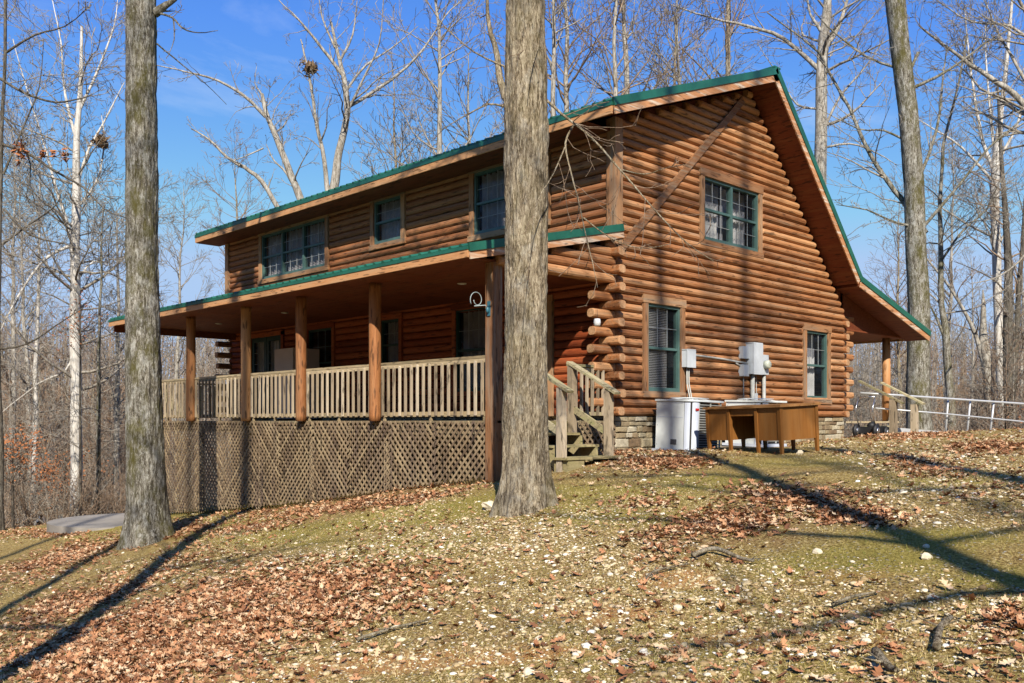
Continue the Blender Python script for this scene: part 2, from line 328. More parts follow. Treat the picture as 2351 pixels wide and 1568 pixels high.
near=np.exp(-np.hypot(Rg/30,Dg/45)**2)
Zg=Zg+near*(.022*npn(Xg,Yg,2.2,1)+.010*npn(Xg,Yg,7,2)+.006*npn(Xg,Yg,17,3))
Dsafe=np.maximum(Dg,.5); PXg=CX+F*Rg/Dsafe; PYg=HY-F*(Zg-EYE)/Dsafe
V=np.c_[Xg.ravel(),Yg.ravel(),Zg.ravel()]; nr,nd=len(ra),len(da)
I=np.arange(nr*nd).reshape(nd,nr); Fc=np.stack([I[:-1,:-1],I[:-1,1:],I[1:,1:],I[1:,:-1]],-1).reshape(-1,4)
ground=npmesh('ground',V,Fc,np.zeros(len(Fc)),'ground',True); tag(ground,kind='structure')
inview=((Dg>2)&(Dg<30)).astype(float)
n1=.3*npn(Xg,Yg,1.6,5)
mR=np.clip(blob(PXg,PYg,MOSS)*inview+.25*npn(Xg,Yg,.9,6)*.6+.08,0,1); mG=np.clip(blob(PXg,PYg,GRAV)*inview+.12+n1*.3,0,1); mB=np.clip(blob(PXg,PYg,CLAY)*inview,0,1)
wd=np.clip((np.hypot(Rg,Dg)-27)/8,0,1)
wl=np.clip((np.abs(Rg)-9-.25*Dg)/4,0,1)*np.clip((Dg-20)/4,0,1)
mA=np.clip(wd+.0*wl+.55*blob(PXg,PYg,LEAF)*inview,0,1)
ca=ground.data.attributes.new('mask','FLOAT_COLOR','POINT'); ca.data.foreach_set('color',np.stack([mR,mG,mB,mA],-1).astype(np.float32).ravel())

def scatter(n,dmin,dmax,blobs,base,pw=1.,wide=.66):
    out=[]; tot=0
    while tot<n:
        d=dmin+(dmax-dmin)*rng.random(n*3)**pw; r=(rng.random(n*3)*2-1)*(wide*d+.5)
        z=gz_rd(r,d); px=CX+F*r/d; py=HY-F*(z-EYE)/d
        x=CAMX+r*SA+d*CA; y=CAMY-r*CA+d*SA
        p=np.clip(blob(px,py,blobs)*(.75+.5*npn(x,y,3.1,21))+base*(.6+.8*npn(x,y,1.1,22)),0,1)
        ok=(rng.random(n*3)<p)&~((x>-2.6)&(y>.0)&(x<11.2)&(y<14))
        ok&=~((x>0.05)&(x<8.4)&(y>-.06)&(y<14)) 
        a=np.stack([x,y,z,d],-1)[ok]; out.append(a); tot+=len(a)
    a=np.concatenate(out)[:n]
    a[:,2]+=.022*npn(a[:,0],a[:,1],2.2,1)+.010*npn(a[:,0],a[:,1],7,2)+.006*npn(a[:,0],a[:,1],17,3)
    return a
def rotm(yaw,pitch,roll):
    cy,sy,cp,sp_,cr,sr=np.cos(yaw),np.sin(yaw),np.cos(pitch),np.sin(pitch),np.cos(roll),np.sin(roll)
    return np.stack([np.stack([cy*cp,cy*sp_*sr-sy*cr,cy*sp_*cr+sy*sr],-1),np.stack([sy*cp,sy*sp_*sr+cy*cr,sy*sp_*cr-cy*sr],-1),np.stack([-sp_,cp*sr,cp*cr],-1)],-2)
def spread(name,pts,T,TF,size,yaw,pitch,roll,rnd,lift,matn,smooth=False,curl=None):
    n=len(pts); M=rotm(yaw,pitch,roll); TV=T[None].repeat(n,0)*size[:,None,:]
    if curl is not None: TV[:,:,2]+=curl[:,None]*(TV[:,:,0]**2+TV[:,:,1]**2*1.7)
    W=np.einsum('nij,nkj->nki',M,TV)+pts[:,None,:3]; W[:,:,2]+=lift[:,None]
    Fa=(TF[None]+(np.arange(n)*len(T))[:,None,None]).reshape(-1,TF.shape[1])
    return npmesh(name,W.reshape(-1,3),Fa,np.repeat(rnd,len(TF)),matn,smooth)
# leaves: an oak-like lobed outline fanned round its midrib
ol=[(-1,0),(-.6,.22),(-.45,.5),(-.2,.2),(.05,.55),(.3,.22),(.55,.42),(.7,.15),(1,0),(.7,-.15),(.55,-.42),(.3,-.22),(.05,-.55),(-.2,-.2),(-.45,-.5),(-.6,-.22)]
LT=np.array([(x,y,0) for x,y in ol]+[(0,0,-.08)]); LF=np.array([(16,i,(i+1)%16) for i in range(16)])
pt=scatter(37000,3.2,25,[(a,b_,c_*.72,d_*.8,e_,w_) for a,b_,c_,d_,e_,w_ in LEAF],.03); n=len(pt); s=.024+.036*rng.random(n)
spread('fallen_leaves',pt,LT,LF,np.stack([s,s,s],-1),rng.random(n)*6.28,rng.normal(0,.3,n),rng.normal(0,.3,n),rng.random(n),.008+.02*rng.random(n),'leaf_litter',False,rng.normal(3,7,n))
tag(bpy.data.objects['fallen_leaves'],'curled red-brown oak leaves lying in drifts over the slope','leaves',kind='stuff')
# gravel
ph=(1+5**.5)/2; ic=np.array([(-1,ph,0),(1,ph,0),(-1,-ph,0),(1,-ph,0),(0,-1,ph),(0,1,ph),(0,-1,-ph),(0,1,-ph),(ph,0,-1),(ph,0,1),(-ph,0,-1),(-ph,0,1)])/1.9
icf=np.array([(0,11,5),(0,5,1),(0,1,7),(0,7,10),(0,10,11),(1,5,9),(5,11,4),(11,10,2),(10,7,6),(7,1,8),(3,9,4),(3,4,2),(3,2,6),(3,6,8),(3,8,9),(4,9,5),(2,4,11),(6,2,10),(8,6,7),(9,8,1)])
pt=scatter(50000,3.2,24,[(a,b_,c_*.9,d_*.8,e_,w_*.8) for a,b_,c_,d_,e_,w_ in GRAV],.14); n=len(pt); s=.005+.008*rng.random(n)+.022*rng.random(n)**12
spread('gravel',pt,ic,icf,np.stack([s*(1+.6*rng.random(n)),s,s*.5],-1),rng.random(n)*6.28,rng.normal(0,.2,n),rng.normal(0,.2,n),rng.random(n),s*.15,'stones')
tag(bpy.data.objects['gravel'],'cream and white gravel stones strewn over the slope','gravel',kind='stuff')
# dry grass
GT=np.array([(-.03,0,0),(.03,0,0),(.02,.12,.55),(-.02,.12,.55),(0,.42,1.)]); GF=np.array([(0,1,2),(0,2,3),(3,2,4)])
pt=scatter(110000,3.0,20,MOSS+[(1500,1450,1100,200,0,.5)],.22); n=len(pt); s=.018+.035*rng.random(n)
gg=np.clip(rng.random(n)*.9+.12-.25*(npn(pt[:,0],pt[:,1],.9,6)>.25),0,1)
spread('dry_grass',pt,GT,GF,np.stack([s*1.3,s*1.6,s*.8],-1),rng.random(n)*6.28,rng.normal(0,.5,n),rng.normal(0,.6,n),gg,-.002+0*s,'straw')
tag(bpy.data.objects['dry_grass'],'short straw-coloured and green winter grass on the slope','grass',kind='stuff')

# ------------------------------------------------------------------ the house
house=empty('log_cabin','two-storey orange log cabin with green metal roof and a long covered porch','house',(0,0,0))
CH=.149; YB=13.63; XR=8.25
def arc(depth,z0,z1,k=6):          # bulging log face profile: list of (outward, z)
    h=(z1-z0)/2; c=(z0+z1)/2; out=[]
    for i in range(k+1):
        t=math.pi*i/k; out.append((depth*math.sin(t)**.9,c-h*math.cos(t)))
    return out
def wall_run(mb,a0,a1,z0,axis,face,sgn,rnd,depth=.055,thick=.16,h=CH,endround=.05):
    """one log course from a0 to a1 along axis; the ends taper in like turned logs"""
    if a1-a0<.05: return
    pr=arc(depth,z0+.002,z0+h-.002); pr=[(-thick,z0)]+pr+[(-thick,z0+h)]
    st=[(a0,.35),(a0+endround*.5,.8),(a0+endround,1.),(a1-endround,1.),(a1-endround*.5,.8),(a1,.35)] if endround and a1-a0>.2 else [(a0,1.),(a1,1.)]
    n=len(pr); vs=[]
    for a,sc_ in st:
        for o,z in pr:
            oo=o*sc_ if o>0 else o
            if axis=='x': vs.append((a,face+sgn*oo,z))
            else: vs.append((face+sgn*oo,a,z))
    fs=[tuple(range(n)),tuple(range(len(vs)-1,len(vs)-n-1,-1))]
    for k in range(len(st)-1):
        for i in range(n): fs.append((k*n+i,(k+1)*n+i,(k+1)*n+(i+1)%n,k*n+(i+1)%n))
    mb.add(vs,fs,rnd)
def split(a0,a1,z0,z1,ops):
    segs=[(a0,a1)]
    for (o0,o1,oz0,oz1) in ops:
        if z1>oz0+.15 and z0<oz1-.18:
            ns=[]
            for s0,s1 in segs:
                if o0>=s1 or o1<=s0: ns.append((s0,s1))
                else:
                    if o0>s0: ns.append((s0,o0))
                    if o1<s1: ns.append((o1,s1))
            segs=ns
    return segs
SL=.362
def roofL(x): return 6.80+SL*(x-4.25)          # dormer roof top line
def roofR(x): return 6.80-1.011*(x-4.25)       # steep back roof
TH=.17
w1=(.70,1.93,.34,2.12); w2=(6.33,7.55,.30,2.03); w3=(2.43,4.62,3.24,4.67)
mb=MB().mat('log_x')
i=0
while True:
    z0=i*CH; z1=z0+CH
    if z1>6.6: break
    xl=-.0 if z0<3. else -.06
    if z1+TH>roofL(xl): xl=4.25+(z1+TH*1.05-6.80)/SL
    xr=min(XR,4.25+(6.80-z1-TH*1.45)/1.011) if z1>2.5 else XR
    if xr-xl>.1:
        for a,b_ in split(xl,xr,z0,z1,[w1,w2,w3]): wall_run(mb,a,b_,z0,'x',0.,-1,random.random(),depth=.085)
    i+=1
# backing behind the stepped log ends
mb.prism([(-.02,3.0),(XR,2.5),(7.6,3.17),(4.25,6.58),(-.02,5.05)],.10,.14,rnd=.3) if False else None
mb.build('gable_wall',house,mat='log_x')
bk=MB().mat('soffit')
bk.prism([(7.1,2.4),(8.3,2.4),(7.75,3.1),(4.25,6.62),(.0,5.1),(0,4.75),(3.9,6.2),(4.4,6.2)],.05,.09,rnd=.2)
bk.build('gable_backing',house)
# logs over the porch end opening
mb=MB().mat('log_x')
for k in range(6):
    z0=2.24+k*CH; z1=z0+CH; xl=max(-2.75,(z1+.10-3.15)/.226)
    if xl<-.1: wall_run(mb,xl,-.02,z0,'x',-.02,-1,random.random(),thick=.12)
mb.build('header_wall',house)
# far gable, back wall
mb=MB().mat('log_x'); mb.prism([(0,0),(XR,0),(XR,2.6),(7.75,3.1),(4.25,6.6),(0,5.05)],YB-.12,YB,rnd=.5); mb.build('back_gable_wall',house)
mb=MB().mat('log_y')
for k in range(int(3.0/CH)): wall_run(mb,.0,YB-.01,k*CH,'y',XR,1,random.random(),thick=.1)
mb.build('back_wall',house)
# porch wall
doorN=(1.35,2.45,-.3,2.2); pw3=(2.93,4.12,.42,2.24); pw2=(5.78,6.64,.95,2.22); pw1=(8.38,9.62,.42,2.22); doorF=(10.68,12.45,-.3,2.3)
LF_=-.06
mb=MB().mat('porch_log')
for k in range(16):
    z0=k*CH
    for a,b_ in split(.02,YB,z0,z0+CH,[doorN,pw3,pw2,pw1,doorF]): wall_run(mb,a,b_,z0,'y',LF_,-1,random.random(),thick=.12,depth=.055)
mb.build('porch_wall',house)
# upper front wall
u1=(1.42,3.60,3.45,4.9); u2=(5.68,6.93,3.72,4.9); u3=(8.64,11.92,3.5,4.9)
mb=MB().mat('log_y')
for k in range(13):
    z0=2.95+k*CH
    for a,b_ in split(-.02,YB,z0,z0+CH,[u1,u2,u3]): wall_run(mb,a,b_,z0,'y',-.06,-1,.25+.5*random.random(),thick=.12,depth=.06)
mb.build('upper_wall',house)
# corner boards
for a,b_,c_ in ((-.16,.05,-.10),(-.16,.05,YB-.03)):
    mb=MB().mat('trim_z'); mb.box(-.15,-.08,c_,c_+.16,2.9,5.02); mb.box(-.15,.05,c_-.03,c_-.0005,2.9,5.02); mb.build('corner_board',house)
# crossing log ends at the corners
def log_end(p0,p1,zc,rnd):
    mb=MB().mat('log_x'); d=(Vector(p1)-Vector(p0)).normalized(); sd=Vector((-d.y,d.x,0)); vs=[]; n=12
    prof=[]
    for j in range(n):
        a=2*math.pi*j/n+math.pi/n; ca_,sa_=math.cos(a),math.sin(a)
        prof.append((.088*math.copysign(abs(ca_)**.75,ca_),.076*math.copysign(abs(sa_)**.6,sa_)))
    for p,s_ in ((p0,1),(p1,1),(tuple(Vector(p1)+d*.012),.88)):
        for a,b_ in prof: vs.append(Vector(p)+sd*(a*s_)+Vector((0,0,zc+b_*s_)))
    fs=[tuple(range(n)),tuple(range(3*n-1,2*n-1,-1))]
    for k in range(2):
        for j in range(n): fs.append((k*n+j,k*n+(j+1)%n,(k+1)*n+(j+1)%n,(k+1)*n+j))
    mb.add(vs,fs[:1]+fs[2:],rnd); mb.mat('end_grain').add(vs[2*n:],[tuple(range(n-1,-1,-1))],rnd); mb.build('log_end',house)
for k in range(20):
    zc=k*CH+CH/2; r_=random.random()
    j=random.uniform(-.02,.02)
    if k%2==1 and k<14: 
        log_end((.1,.075,0),(-.52+j,.075,0),zc,r_)
    if k%2==1 and k<17: log_end((XR-.1,.075,0),(XR+.56+j,.075,0),zc,r_)
    if k%2==0:
        if k<20: log_end((-.10,.2,0),(-.10,-.235+j,0),zc,r_)
        if k<16: log_end((XR+.02,.2,0),(XR+.02,-.12,0),zc,r_)
    if k<16 and k%2==1: log_end((.1,YB-.1,0),(-.5+j,YB-.1,0),zc,r_)
# stone foundation
mb=MB().mat('stone'); mb.box(.0,XR+.02,.0,.25,-1.2,-.003); mb.box(-.02,.22,.26,YB,-3.2,-.003); mb.box(XR-.2,XR+.02,.26,YB,-3,-.003); mb.build('foundation',house)
st_=MB().mat('stone_block'); z=-.01
while z>-.78:
    hgt=random.uniform(.07,.17); x=.0+random.uniform(-.02,.0)
    while x<XR:
        w_=random.uniform(.12,.42); x1=min(x+w_,XR+.03); o_=random.uniform(.012,.05); j=lambda:random.uniform(-.014,.014); h2=hgt
        a=[(x+.008+j()*.4,z-h2+.008+j()),(x1-.008+j()*.4,z-h2+.008+j()),(x1-.008+j(),z-.006+j()*.5),(x+.008+j(),z-.006+j()*.5)]
        cx_,cz_=(x+x1)/2,z-h2/2; vs=[(p,.01,q) for p,q in a]+[(p,-o_*.6,q) for p,q in a]+[(cx_+(p-cx_)*.80,-o_,cz_+(q-cz_)*.72) for p,q in a]
        st_.add(vs,[(k*4+i_,k*4+(i_+1)%4,k*4+4+(i_+1)%4,k*4+4+i_) for k in (0,1) for i_ in range(4)]+[(8,9,10,11)],random.random()); x=x1
    z-=hgt
st_.build('stone_facing',house)
mb=MB().mat('interior'); mb.box(.15,XR-.15,.2,YB-.15,-.04,0); mb.box(.15,XR-.15,.2,YB-.15,2.55,2.6); mb.build('floor',house)
# brace board along the main roof slope
mb=MB().mat('trim_x'); mb.beam((-.12,-.085,2.68),(3.85,-.085,6.28),.05,.14,up=(0,0,1)); mb.build('barge_board',house)

# windows
def window(axis,face,sgn,o,casing=.13,units=1,split_=True,grid=(3,2),cover='curtain',lowergrid=False,matf='green_paint',trimbot=True,both=None):
    """o=(a0,a1,z0,z1) outer casing opening"""
    a0,a1,z0,z1=o
    def bx(mb,p0,p1,q0,q1,o0,o1,rnd=None):
        if axis=='x': mb.box(p0,p1,min(face+sgn*o0,face+sgn*o1),max(face+sgn*o0,face+sgn*o1),q0,q1,rnd)
        else: mb.box(min(face+sgn*o0,face+sgn*o1),max(face+sgn*o0,face+sgn*o1),p0,p1,q0,q1,rnd)
    ta='trim_'+axis if matf!='green_dark' else 'porch_log'
    mb=MB(); mb.mat(ta); bx(mb,a0-.02,a1+.02,z1-casing,z1+.01,-.05,.085); bx(mb,a0-.025,a1+.025,z0-.01,z0+casing*.75,-.05,.09)
    mb.mat('trim_z' if matf!='green_dark' else 'porch_log'); bx(mb,a0,a0+casing,z0+casing*.75+.001,z1-casing-.001,-.05,.075); bx(mb,a1-casing,a1,z0+casing*.75+.001,z1-casing-.001,-.05,.075)
    win=mb.build('window',house)
    i0,i1,j0,j1=a0+casing,a1-casing,z0+casing*.75,z1-casing
    fr=MB().mat(matf); w=.05
    bx(fr,i0+.001,i0+w,j0+.001,j1-.001,-.06,.045); bx(fr,i1-w,i1-.001,j0+.001,j1-.001,-.06,.045); bx(fr,i0+w,i1-w,j1-w,j1-.001,-.06,.045); bx(fr,i0+w,i1-w,j0+.001,j0+w+.02,-.06,.05)
    uw=(i1-i0)/units
    for u in range(1,units): bx(fr,i0+u*uw-.035,i0+u*uw+.035,j0+w+.02,j1-w,-.06,.044)
    mid=(j0+j1)/2
    for u in range(units):
        p0,p1=i0+u*uw+(.035 if u else w),i0+(u+1)*uw-(.035 if u<units-1 else w)
        if split_: bx(fr,p0,p1,mid-.025,mid+.02,-.05,.03)
    fr.build('sash',win)
    mu=MB().mat('muntin'); t=.0036
    for u in range(units):
        p0,p1=i0+u*uw+(.035 if u else w),i0+(u+1)*uw-(.035 if u<units-1 else w)
        for (q0,q1) in ([(mid,j1-w)]+([(j0+w,mid)] if lowergrid else [])):
            for k in range(1,grid[0]): x=p0+(p1-p0)*k/grid[0]; bx(mu,x-t,x+t,q0+.02,q1,.002,.012)
            for k in range(1,grid[1]): z=q0+(q1-q0)*k/grid[1]; bx(mu,p0,p1,z-t,z+t,.001,.011)
    mu.build('muntin_grid',win)
    gl=MB().mat('glass'); bx(gl,i0+.02,i1-.02,j0+.02,j1-.02,-.012,-.006); gl.build('pane',win)
    if cover=='blind':
        bl=MB().mat('blind'); z=j1-w
        while z>j0+.08: bx(bl,i0+w,i0+w+(i1-i0-2*w)*.72,z-.016,z-.002,-.05,-.035); z-=.03
        bl.build('blind',win); cv=MB().mat('interior'); bx(cv,i0,i1,j0,j1,-.3,-.28); cv.build('room_backdrop',win)
    elif cover:
        cm='curtain' if cover=='curtain' else 'curtain_grey'
        cv=MB().mat(cm)
        for u in range(units):
            p0,p1=i0+u*uw+.03,i0+(u+1)*uw-.03
            spans=[(p0+.08*(p1-p0),p0+.72*(p1-p0))] if cover=='curtain' else [(p0,p1)]
            ztop=j0+(j1-j0)*(.62 if cover=='curtain' else .97)
            if cover=='curtain': bk2=MB().mat('sheer'); bx(bk2,p0,p1,j0,j1,-.26,-.25,.5); bk2.build('sheer_curtain',win)
            for s0,s1 in spans:
                n=18; prev=None; vs=[]
                for k in range(n+1):
                    a=s0+(s1-s0)*k/n; off=-.12-.022*math.sin(k*2.1)-.008*math.sin(k*5)
                    zt=ztop+.03*math.sin(k*1.9)
                    for z in (j0+.02,zt):
                        vs.append((a,face+sgn*off,z) if axis=='x' else (face+sgn*off,a,z))
                cv.add(vs,[(2*k,2*k+2,2*k+3,2*k+1) for k in range(n)],.5)
        cv.build('curtain',win)
    return win
window('x',0,-1,w1,units=1,cover='blind',grid=(3,2))
window('x',0,-1,w2,units=1,cover='curtain',grid=(3,2))
window('x',0,-1,w3,units=2,cover='curtain',grid=(3,2),lowergrid=True)
window('y',-.06,-1,(1.42,3.60,3.45,4.90),units=2,cover='curtain_grey',grid=(3,2),lowergrid=True,matf='green_paint')
window('y',-.06,-1,(5.68,6.93,3.72,4.90),units=1,cover='curtain_grey',grid=(3,2))
window('y',-.06,-1,(8.64,11.92,3.50,4.88),units=3,cover='curtain_grey',grid=(3,2),lowergrid=True)
window('y',LF_,-1,pw3,casing=.1,cover='curtain_grey',matf='green_dark'); window('y',LF_,-1,pw2,casing=.1,cover='curtain_grey',matf='green_dark'); window('y',LF_,-1,pw1,casing=.1,cover=None,matf='green_dark')
# doors
mb=MB().mat('trim_z'); mb.box(-.13,.0,1.36,1.47,0,2.06); mb.box(-.13,.0,2.33,2.44,0,2.06); mb.box(-.14,.0,1.34,2.46,2.061,2.18); 
d=mb.build('door',house)
mb=MB().mat('green_paint'); mb.box(-.09,-.05,1.475,2.325,.02,.95); mb.box(-.09,-.05,1.475,1.6,.951,2.05); mb.box(-.09,-.05,2.2,2.325,.951,2.05); mb.box(-.09,-.05,1.601,2.199,1.92,2.05)
mb.beam((-.1,1.55,.12),(-.1,2.25,.8),.02,.05); mb.beam((-.1,2.25,.12),(-.1,1.55,.8),.022,.05); mb.build('door_leaf',d)
mb=MB().mat('glass'); mb.box(-.075,-.068,1.6,2.2,.95,1.92); mb.build('pane',d)
mb=MB().mat('blind')
for k in range(26): mb.box(-.06,-.045,1.6,2.2,.97+k*.036,.979+k*.036)
mb.build('blind',d)
mb=MB().mat('porch_log'); mb.box(-.13,0,10.69,10.8,0,2.2); mb.box(-.13,0,12.34,12.44,0,2.2); mb.box(-.13,0,10.69,12.44,2.101,2.22)
d=mb.build('door',house)
mb=MB().mat('green_dark')
for y0 in (10.81,11.58): 
    mb.box(-.10,-.05,y0,y0+.12,0,2.1); mb.box(-.10,-.05,y0+.63,y0+.75,0,2.1); mb.box(-.10,-.05,y0+.121,y0+.629,1.98,2.1); mb.box(-.10,-.05,y0+.121,y0+.629,0,.25)
mb.build('door_leaf',d)
mb=MB().mat('glass'); mb.box(-.08,-.073,10.9,12.25,.2,2.0); mb.build('pane',d)
mb=MB().mat('muntin')
for y0 in (10.81,11.58):
    for k in (1,2): mb.box(-.088,-.08,y0+.12+.17*k-.006,y0+.12+.17*k+.006,.25,1.98)
    for k in range(1,6): mb.box(-.089,-.081,y0+.12,y0+.63,.25+.29*k-.006,.25+.29*k+.006)
mb.build('muntin_grid',d)
mb=MB().mat('curtain'); mb.box(.05,.06,10.9,12.3,.2,2.); mb.build('curtain',d)

# roofs: wood slab, ribbed metal sheet, fascia, green edge
def slope(x0,z0,x1,z1,ya,yb,name,th=TH,rib=True,soff='soffit',eave=False,eavefas=.15):
    """(x0,z0) upper and (x1,z1) lower edge of the metal surface"""
    up=Vector((x0,0,z0)); lo=Vector((x1,0,z1)); t=(lo-up).normalized(); n=Vector((-t.z,0,t.x)); 
    if n.z<0: n=-n
    q=lambda p,o:(p.x+n.x*o,p.z+n.z*o)
    mb=MB().mat(soff); mb.prism([q(up,-.02),q(lo,-.02),q(lo,-.10),q(up,-.10)],ya+.02,yb-.02,rnd=.4)
    mb.build('roof_deck',house)
    sh=MB().mat('green_metal'); sh.prism([q(up,0),q(lo,0),q(lo,-.018),q(up,-.018)],ya,yb,rnd=.5)
    y=ya+.16
    while y<yb:
        a,b_=up+n*.001,lo+n*.001; vs=[]
        for p in (a,b_):
            for dy,h in ((-.04,0),(-.018,.034),(.018,.034),(.04,0)): vs.append((p.x+n.x*h,y+dy,p.z+n.z*h))
        sh.add(vs,[(0,1,5,4),(1,2,6,5),(2,3,7,6),(3,2,1,0),(4,5,6,7)],.5); y+=.235
    sh.build('roof_sheet',house)
    return up,lo,n,q
def rake(up,lo,n,q,y,name='rake_trim',wd=.035,green=.10,wood_=.13,out=-1,ext=.0,pl=0,pu=0):
    t=(lo-up).normalized(); a,b_=up-t*pu,lo+t*pl
    mb=MB().mat('green_metal'); mb.prism([q(a,.03),q(b_,.03),q(b_,-green),q(a,-green)],y,y+out*wd,rnd=.5); mb.build('rake_trim',house)
    mb=MB().mat('fascia_x'); mb.prism([q(a,-green-.001),q(b_,-green-.001),q(b_,-green-wood_),q(a,-green-wood_)],y-out*.012,y+out*(wd-.02),rnd=.6); mb.build('rake_board',house)
YA,YE=-.60,14.2
uL=slope(4.25,6.86,-.80,6.86-SL*5.05,YA,YE,'dormer'); rake(*uL,YA)
uR=slope(4.25,6.86,7.93,3.14,YA,YE,'main'); rake(*uR,YA,pu=.02)
uP=slope(7.93,3.14,11.78,2.17,YA,YE,'back_porch'); rake(*uP,YA)
uF=slope(.02,3.21,-3.45,2.42,-.14,13.32,'front_porch'); rake(*uF,-.14,green=.09,wood_=.11)
mb=MB().mat('green_metal'); mb.beam((4.25,YA-.03,6.88),(4.25,YE,6.88),.22,.03); mb.build('ridge_cap',house)
# gable overhang soffit (steep side and dormer side), thick look
for u,(px0,px1) in ((uL,(0,0)),(uR,(0,0)),(uP,(0,0))):
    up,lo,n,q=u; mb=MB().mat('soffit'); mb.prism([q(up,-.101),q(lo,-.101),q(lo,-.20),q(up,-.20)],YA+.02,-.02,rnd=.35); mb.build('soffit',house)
# eave fascias
def eave(x,ztop,y0,y1,sgn=-1,h=.15,g_=.07):
    mb=MB().mat('fascia_y'); mb.box(x,x+.03*-sgn,y0,y1,ztop-g_-h,ztop-g_,rnd=.7); mb.build('eave_board',house)
    mb=MB().mat('green_metal'); mb.box(x+sgn*.012,x+.02*-sgn,y0-.01,y1+.01,ztop-g_+.001,ztop-.012,rnd=.5); mb.build('drip_edge',house)
eave(-.80,6.86-SL*5.05,YA+.01,YE,-1,.13,.09); eave(-3.45,2.42,-.13,13.3,-1,.11,.06); eave(11.78,2.17,YA,YE,1,.12,.06)
# boxed dormer eave underside
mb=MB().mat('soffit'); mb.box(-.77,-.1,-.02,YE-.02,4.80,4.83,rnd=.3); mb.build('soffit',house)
# porch ceiling, beams
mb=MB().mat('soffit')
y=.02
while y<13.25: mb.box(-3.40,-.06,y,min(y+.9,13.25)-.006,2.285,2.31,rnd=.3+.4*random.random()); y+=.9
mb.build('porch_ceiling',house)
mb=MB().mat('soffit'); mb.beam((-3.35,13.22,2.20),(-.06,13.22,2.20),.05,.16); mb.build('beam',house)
# porch floor
mb=MB().mat('grey_y')
x=-2.72
while x<-.1: mb.box(x,x+.135,.02,13.05,-.12,-.085,rnd=random.random()); x+=.14
mb.mat('grey_y').box(-2.66,-2.62,.03,13.03,-.32,-.122); mb.box(-2.60,-.1,.03,.07,-.32,-.122); mb.build('porch_floor',house)
# posts: round peeled logs, the corner one square
for k,y in enumerate((3.04,5.44,7.6,10.18,12.95)):
    mb=MB().mat('post_wood'); zz=[-.09+i_*.1 for i_ in range(25)]
    rr=[.105+.006*noise.noise((k*9,0,z*1.4)) for z in zz]
    mb.tube([(-2.78+.008*noise.noise((k*5,3,z)),y,min(z,2.283)) for z in zz],rr,18); mb.build('post',house)
mb=MB().mat('trim_z'); mb.box(-2.80,-2.62,.02,.20,-1.0,2.282); mb.build('post',house)
# far-end and near-end supports under the deck
mb=MB().mat('grey_z')
for y in (3.04,5.44,7.6,10.18,12.9): mb=MB().mat('grey_z'); mb.box(-2.56,-2.47,y-.05,y+.05,-3.2,-.321); mb.build('pier',house)
# railing along the porch: sections with balusters
secs=[(.24,2.93),(3.15,5.33),(5.55,7.49),(7.71,10.07),(10.29,12.84)]
nb=0
for (y0,y1) in secs:
    mb=MB().mat('grey_y'); mb.box(-2.74,-2.60,y0,y1,.865,.905); mb.box(-2.735,-2.70,y0,y1,.80,.863); mb.box(-2.725,-2.685,y0,y1,-.02,.06)
    for yy in (y0+.05,(y0+y1)/2,y1-.09): mb.box(-2.722,-2.684,yy,yy+.05,-.085,-.021)
    rl=mb.build('railing',house); n_=int((y1-y0)/.158)
    for k in range(n_):
        y=y0+(y1-y0)*(k+.5)/n_; mb=MB().mat('grey_z'); j=random.uniform(-.006,.006)
        mb.prism([(y-.019,.0+j),(y+.019,.0+j),(y+.019,.80+j),(y+.008,.835+j),(y-.019,.82+j)],-2.770,-2.736,axis='x'); mb.build('baluster',rl); nb+=1
mb=MB().mat('grey_x'); mb.box(-2.6,-.1,12.92,13.04,.865,.905); mb.box(-2.6,-.1,12.96,13.0,.0,.06)
x=-2.55
while x<-.15: mb.box(x,x+.04,12.92,12.955,-.0,.84); x+=.13
mb.build('railing',house)
# short rail at the near end of the porch, beside the steps
mb=MB().mat('grey_x'); mb.box(-1.08,-.28,.02,.13,.80,.84); mb.box(-1.08,-.28,.05,.09,.72,.80); mb.box(-1.08,-.28,.05,.09,.0,.06)
rl=mb.build('railing',house)
for k in range(6): mb=MB().mat('grey_z'); x=-.98+k*.135; mb.box(x,x+.038,.005,.045,.0,.78); mb.build('baluster',rl)

# lattice skirt: panels of crossing strips, clipped to the ground line
def clip_seg(p,q,poly):
    t0,t1=0.,1.; n=len(poly)
    for i in range(n):
        a=poly[i]; b_=poly[(i+1)%n]; ex,ey=b_[0]-a[0],b_[1]-a[1]; nx,ny=-ey,ex
        dp=(p[0]-a[0])*nx+(p[1]-a[1])*ny; dq=(q[0]-a[0])*nx+(q[1]-a[1])*ny
        if dp<0 and dq<0: return None
        if dp<0: t0=max(t0,dp/(dp-dq))
        elif dq<0: t1=min(t1,dp/(dp-dq))
    if t0>=t1-.002: return None
    L=lambda t:(p[0]+(q[0]-p[0])*t,p[1]+(q[1]-p[1])*t); return L(t0),L(t1)
def lattice(a0,a1,zt,zb0,zb1,front,axis,pos,sgn):
    poly=[(a0,zb0),(a1,zb1),(a1,zt),(a0,zt)]; mb=MB().mat('lattice_wood'); S=.135
    for layer in (0,1):
        dr=front if layer==0 else -front; off=pos+sgn*(.009 if layer==0 else 0)
        c=a0-4
        while c<a1+4:
            p=(c,zt+.0) ; q=(c+dr*4,zt-4.)
            sgm=clip_seg(p,q,poly)
            if sgm:
                (u0,v0),(u1,v1)=sgm
                if abs(u1-u0)>.01:
                    r_=random.random(); w=.026
                    if axis=='y': P0,P1=(off,u0,v0),(off,u1,v1); upv=(1,0,0)
                    else: P0,P1=(u0,off,v0),(u1,off,v1); upv=(0,1,0)
                    mb.beam(P0,P1,.037,.008,up=upv,rnd=r_)
            c+=S+random.uniform(-.007,.007)
    mb.build('lattice_panel',house)
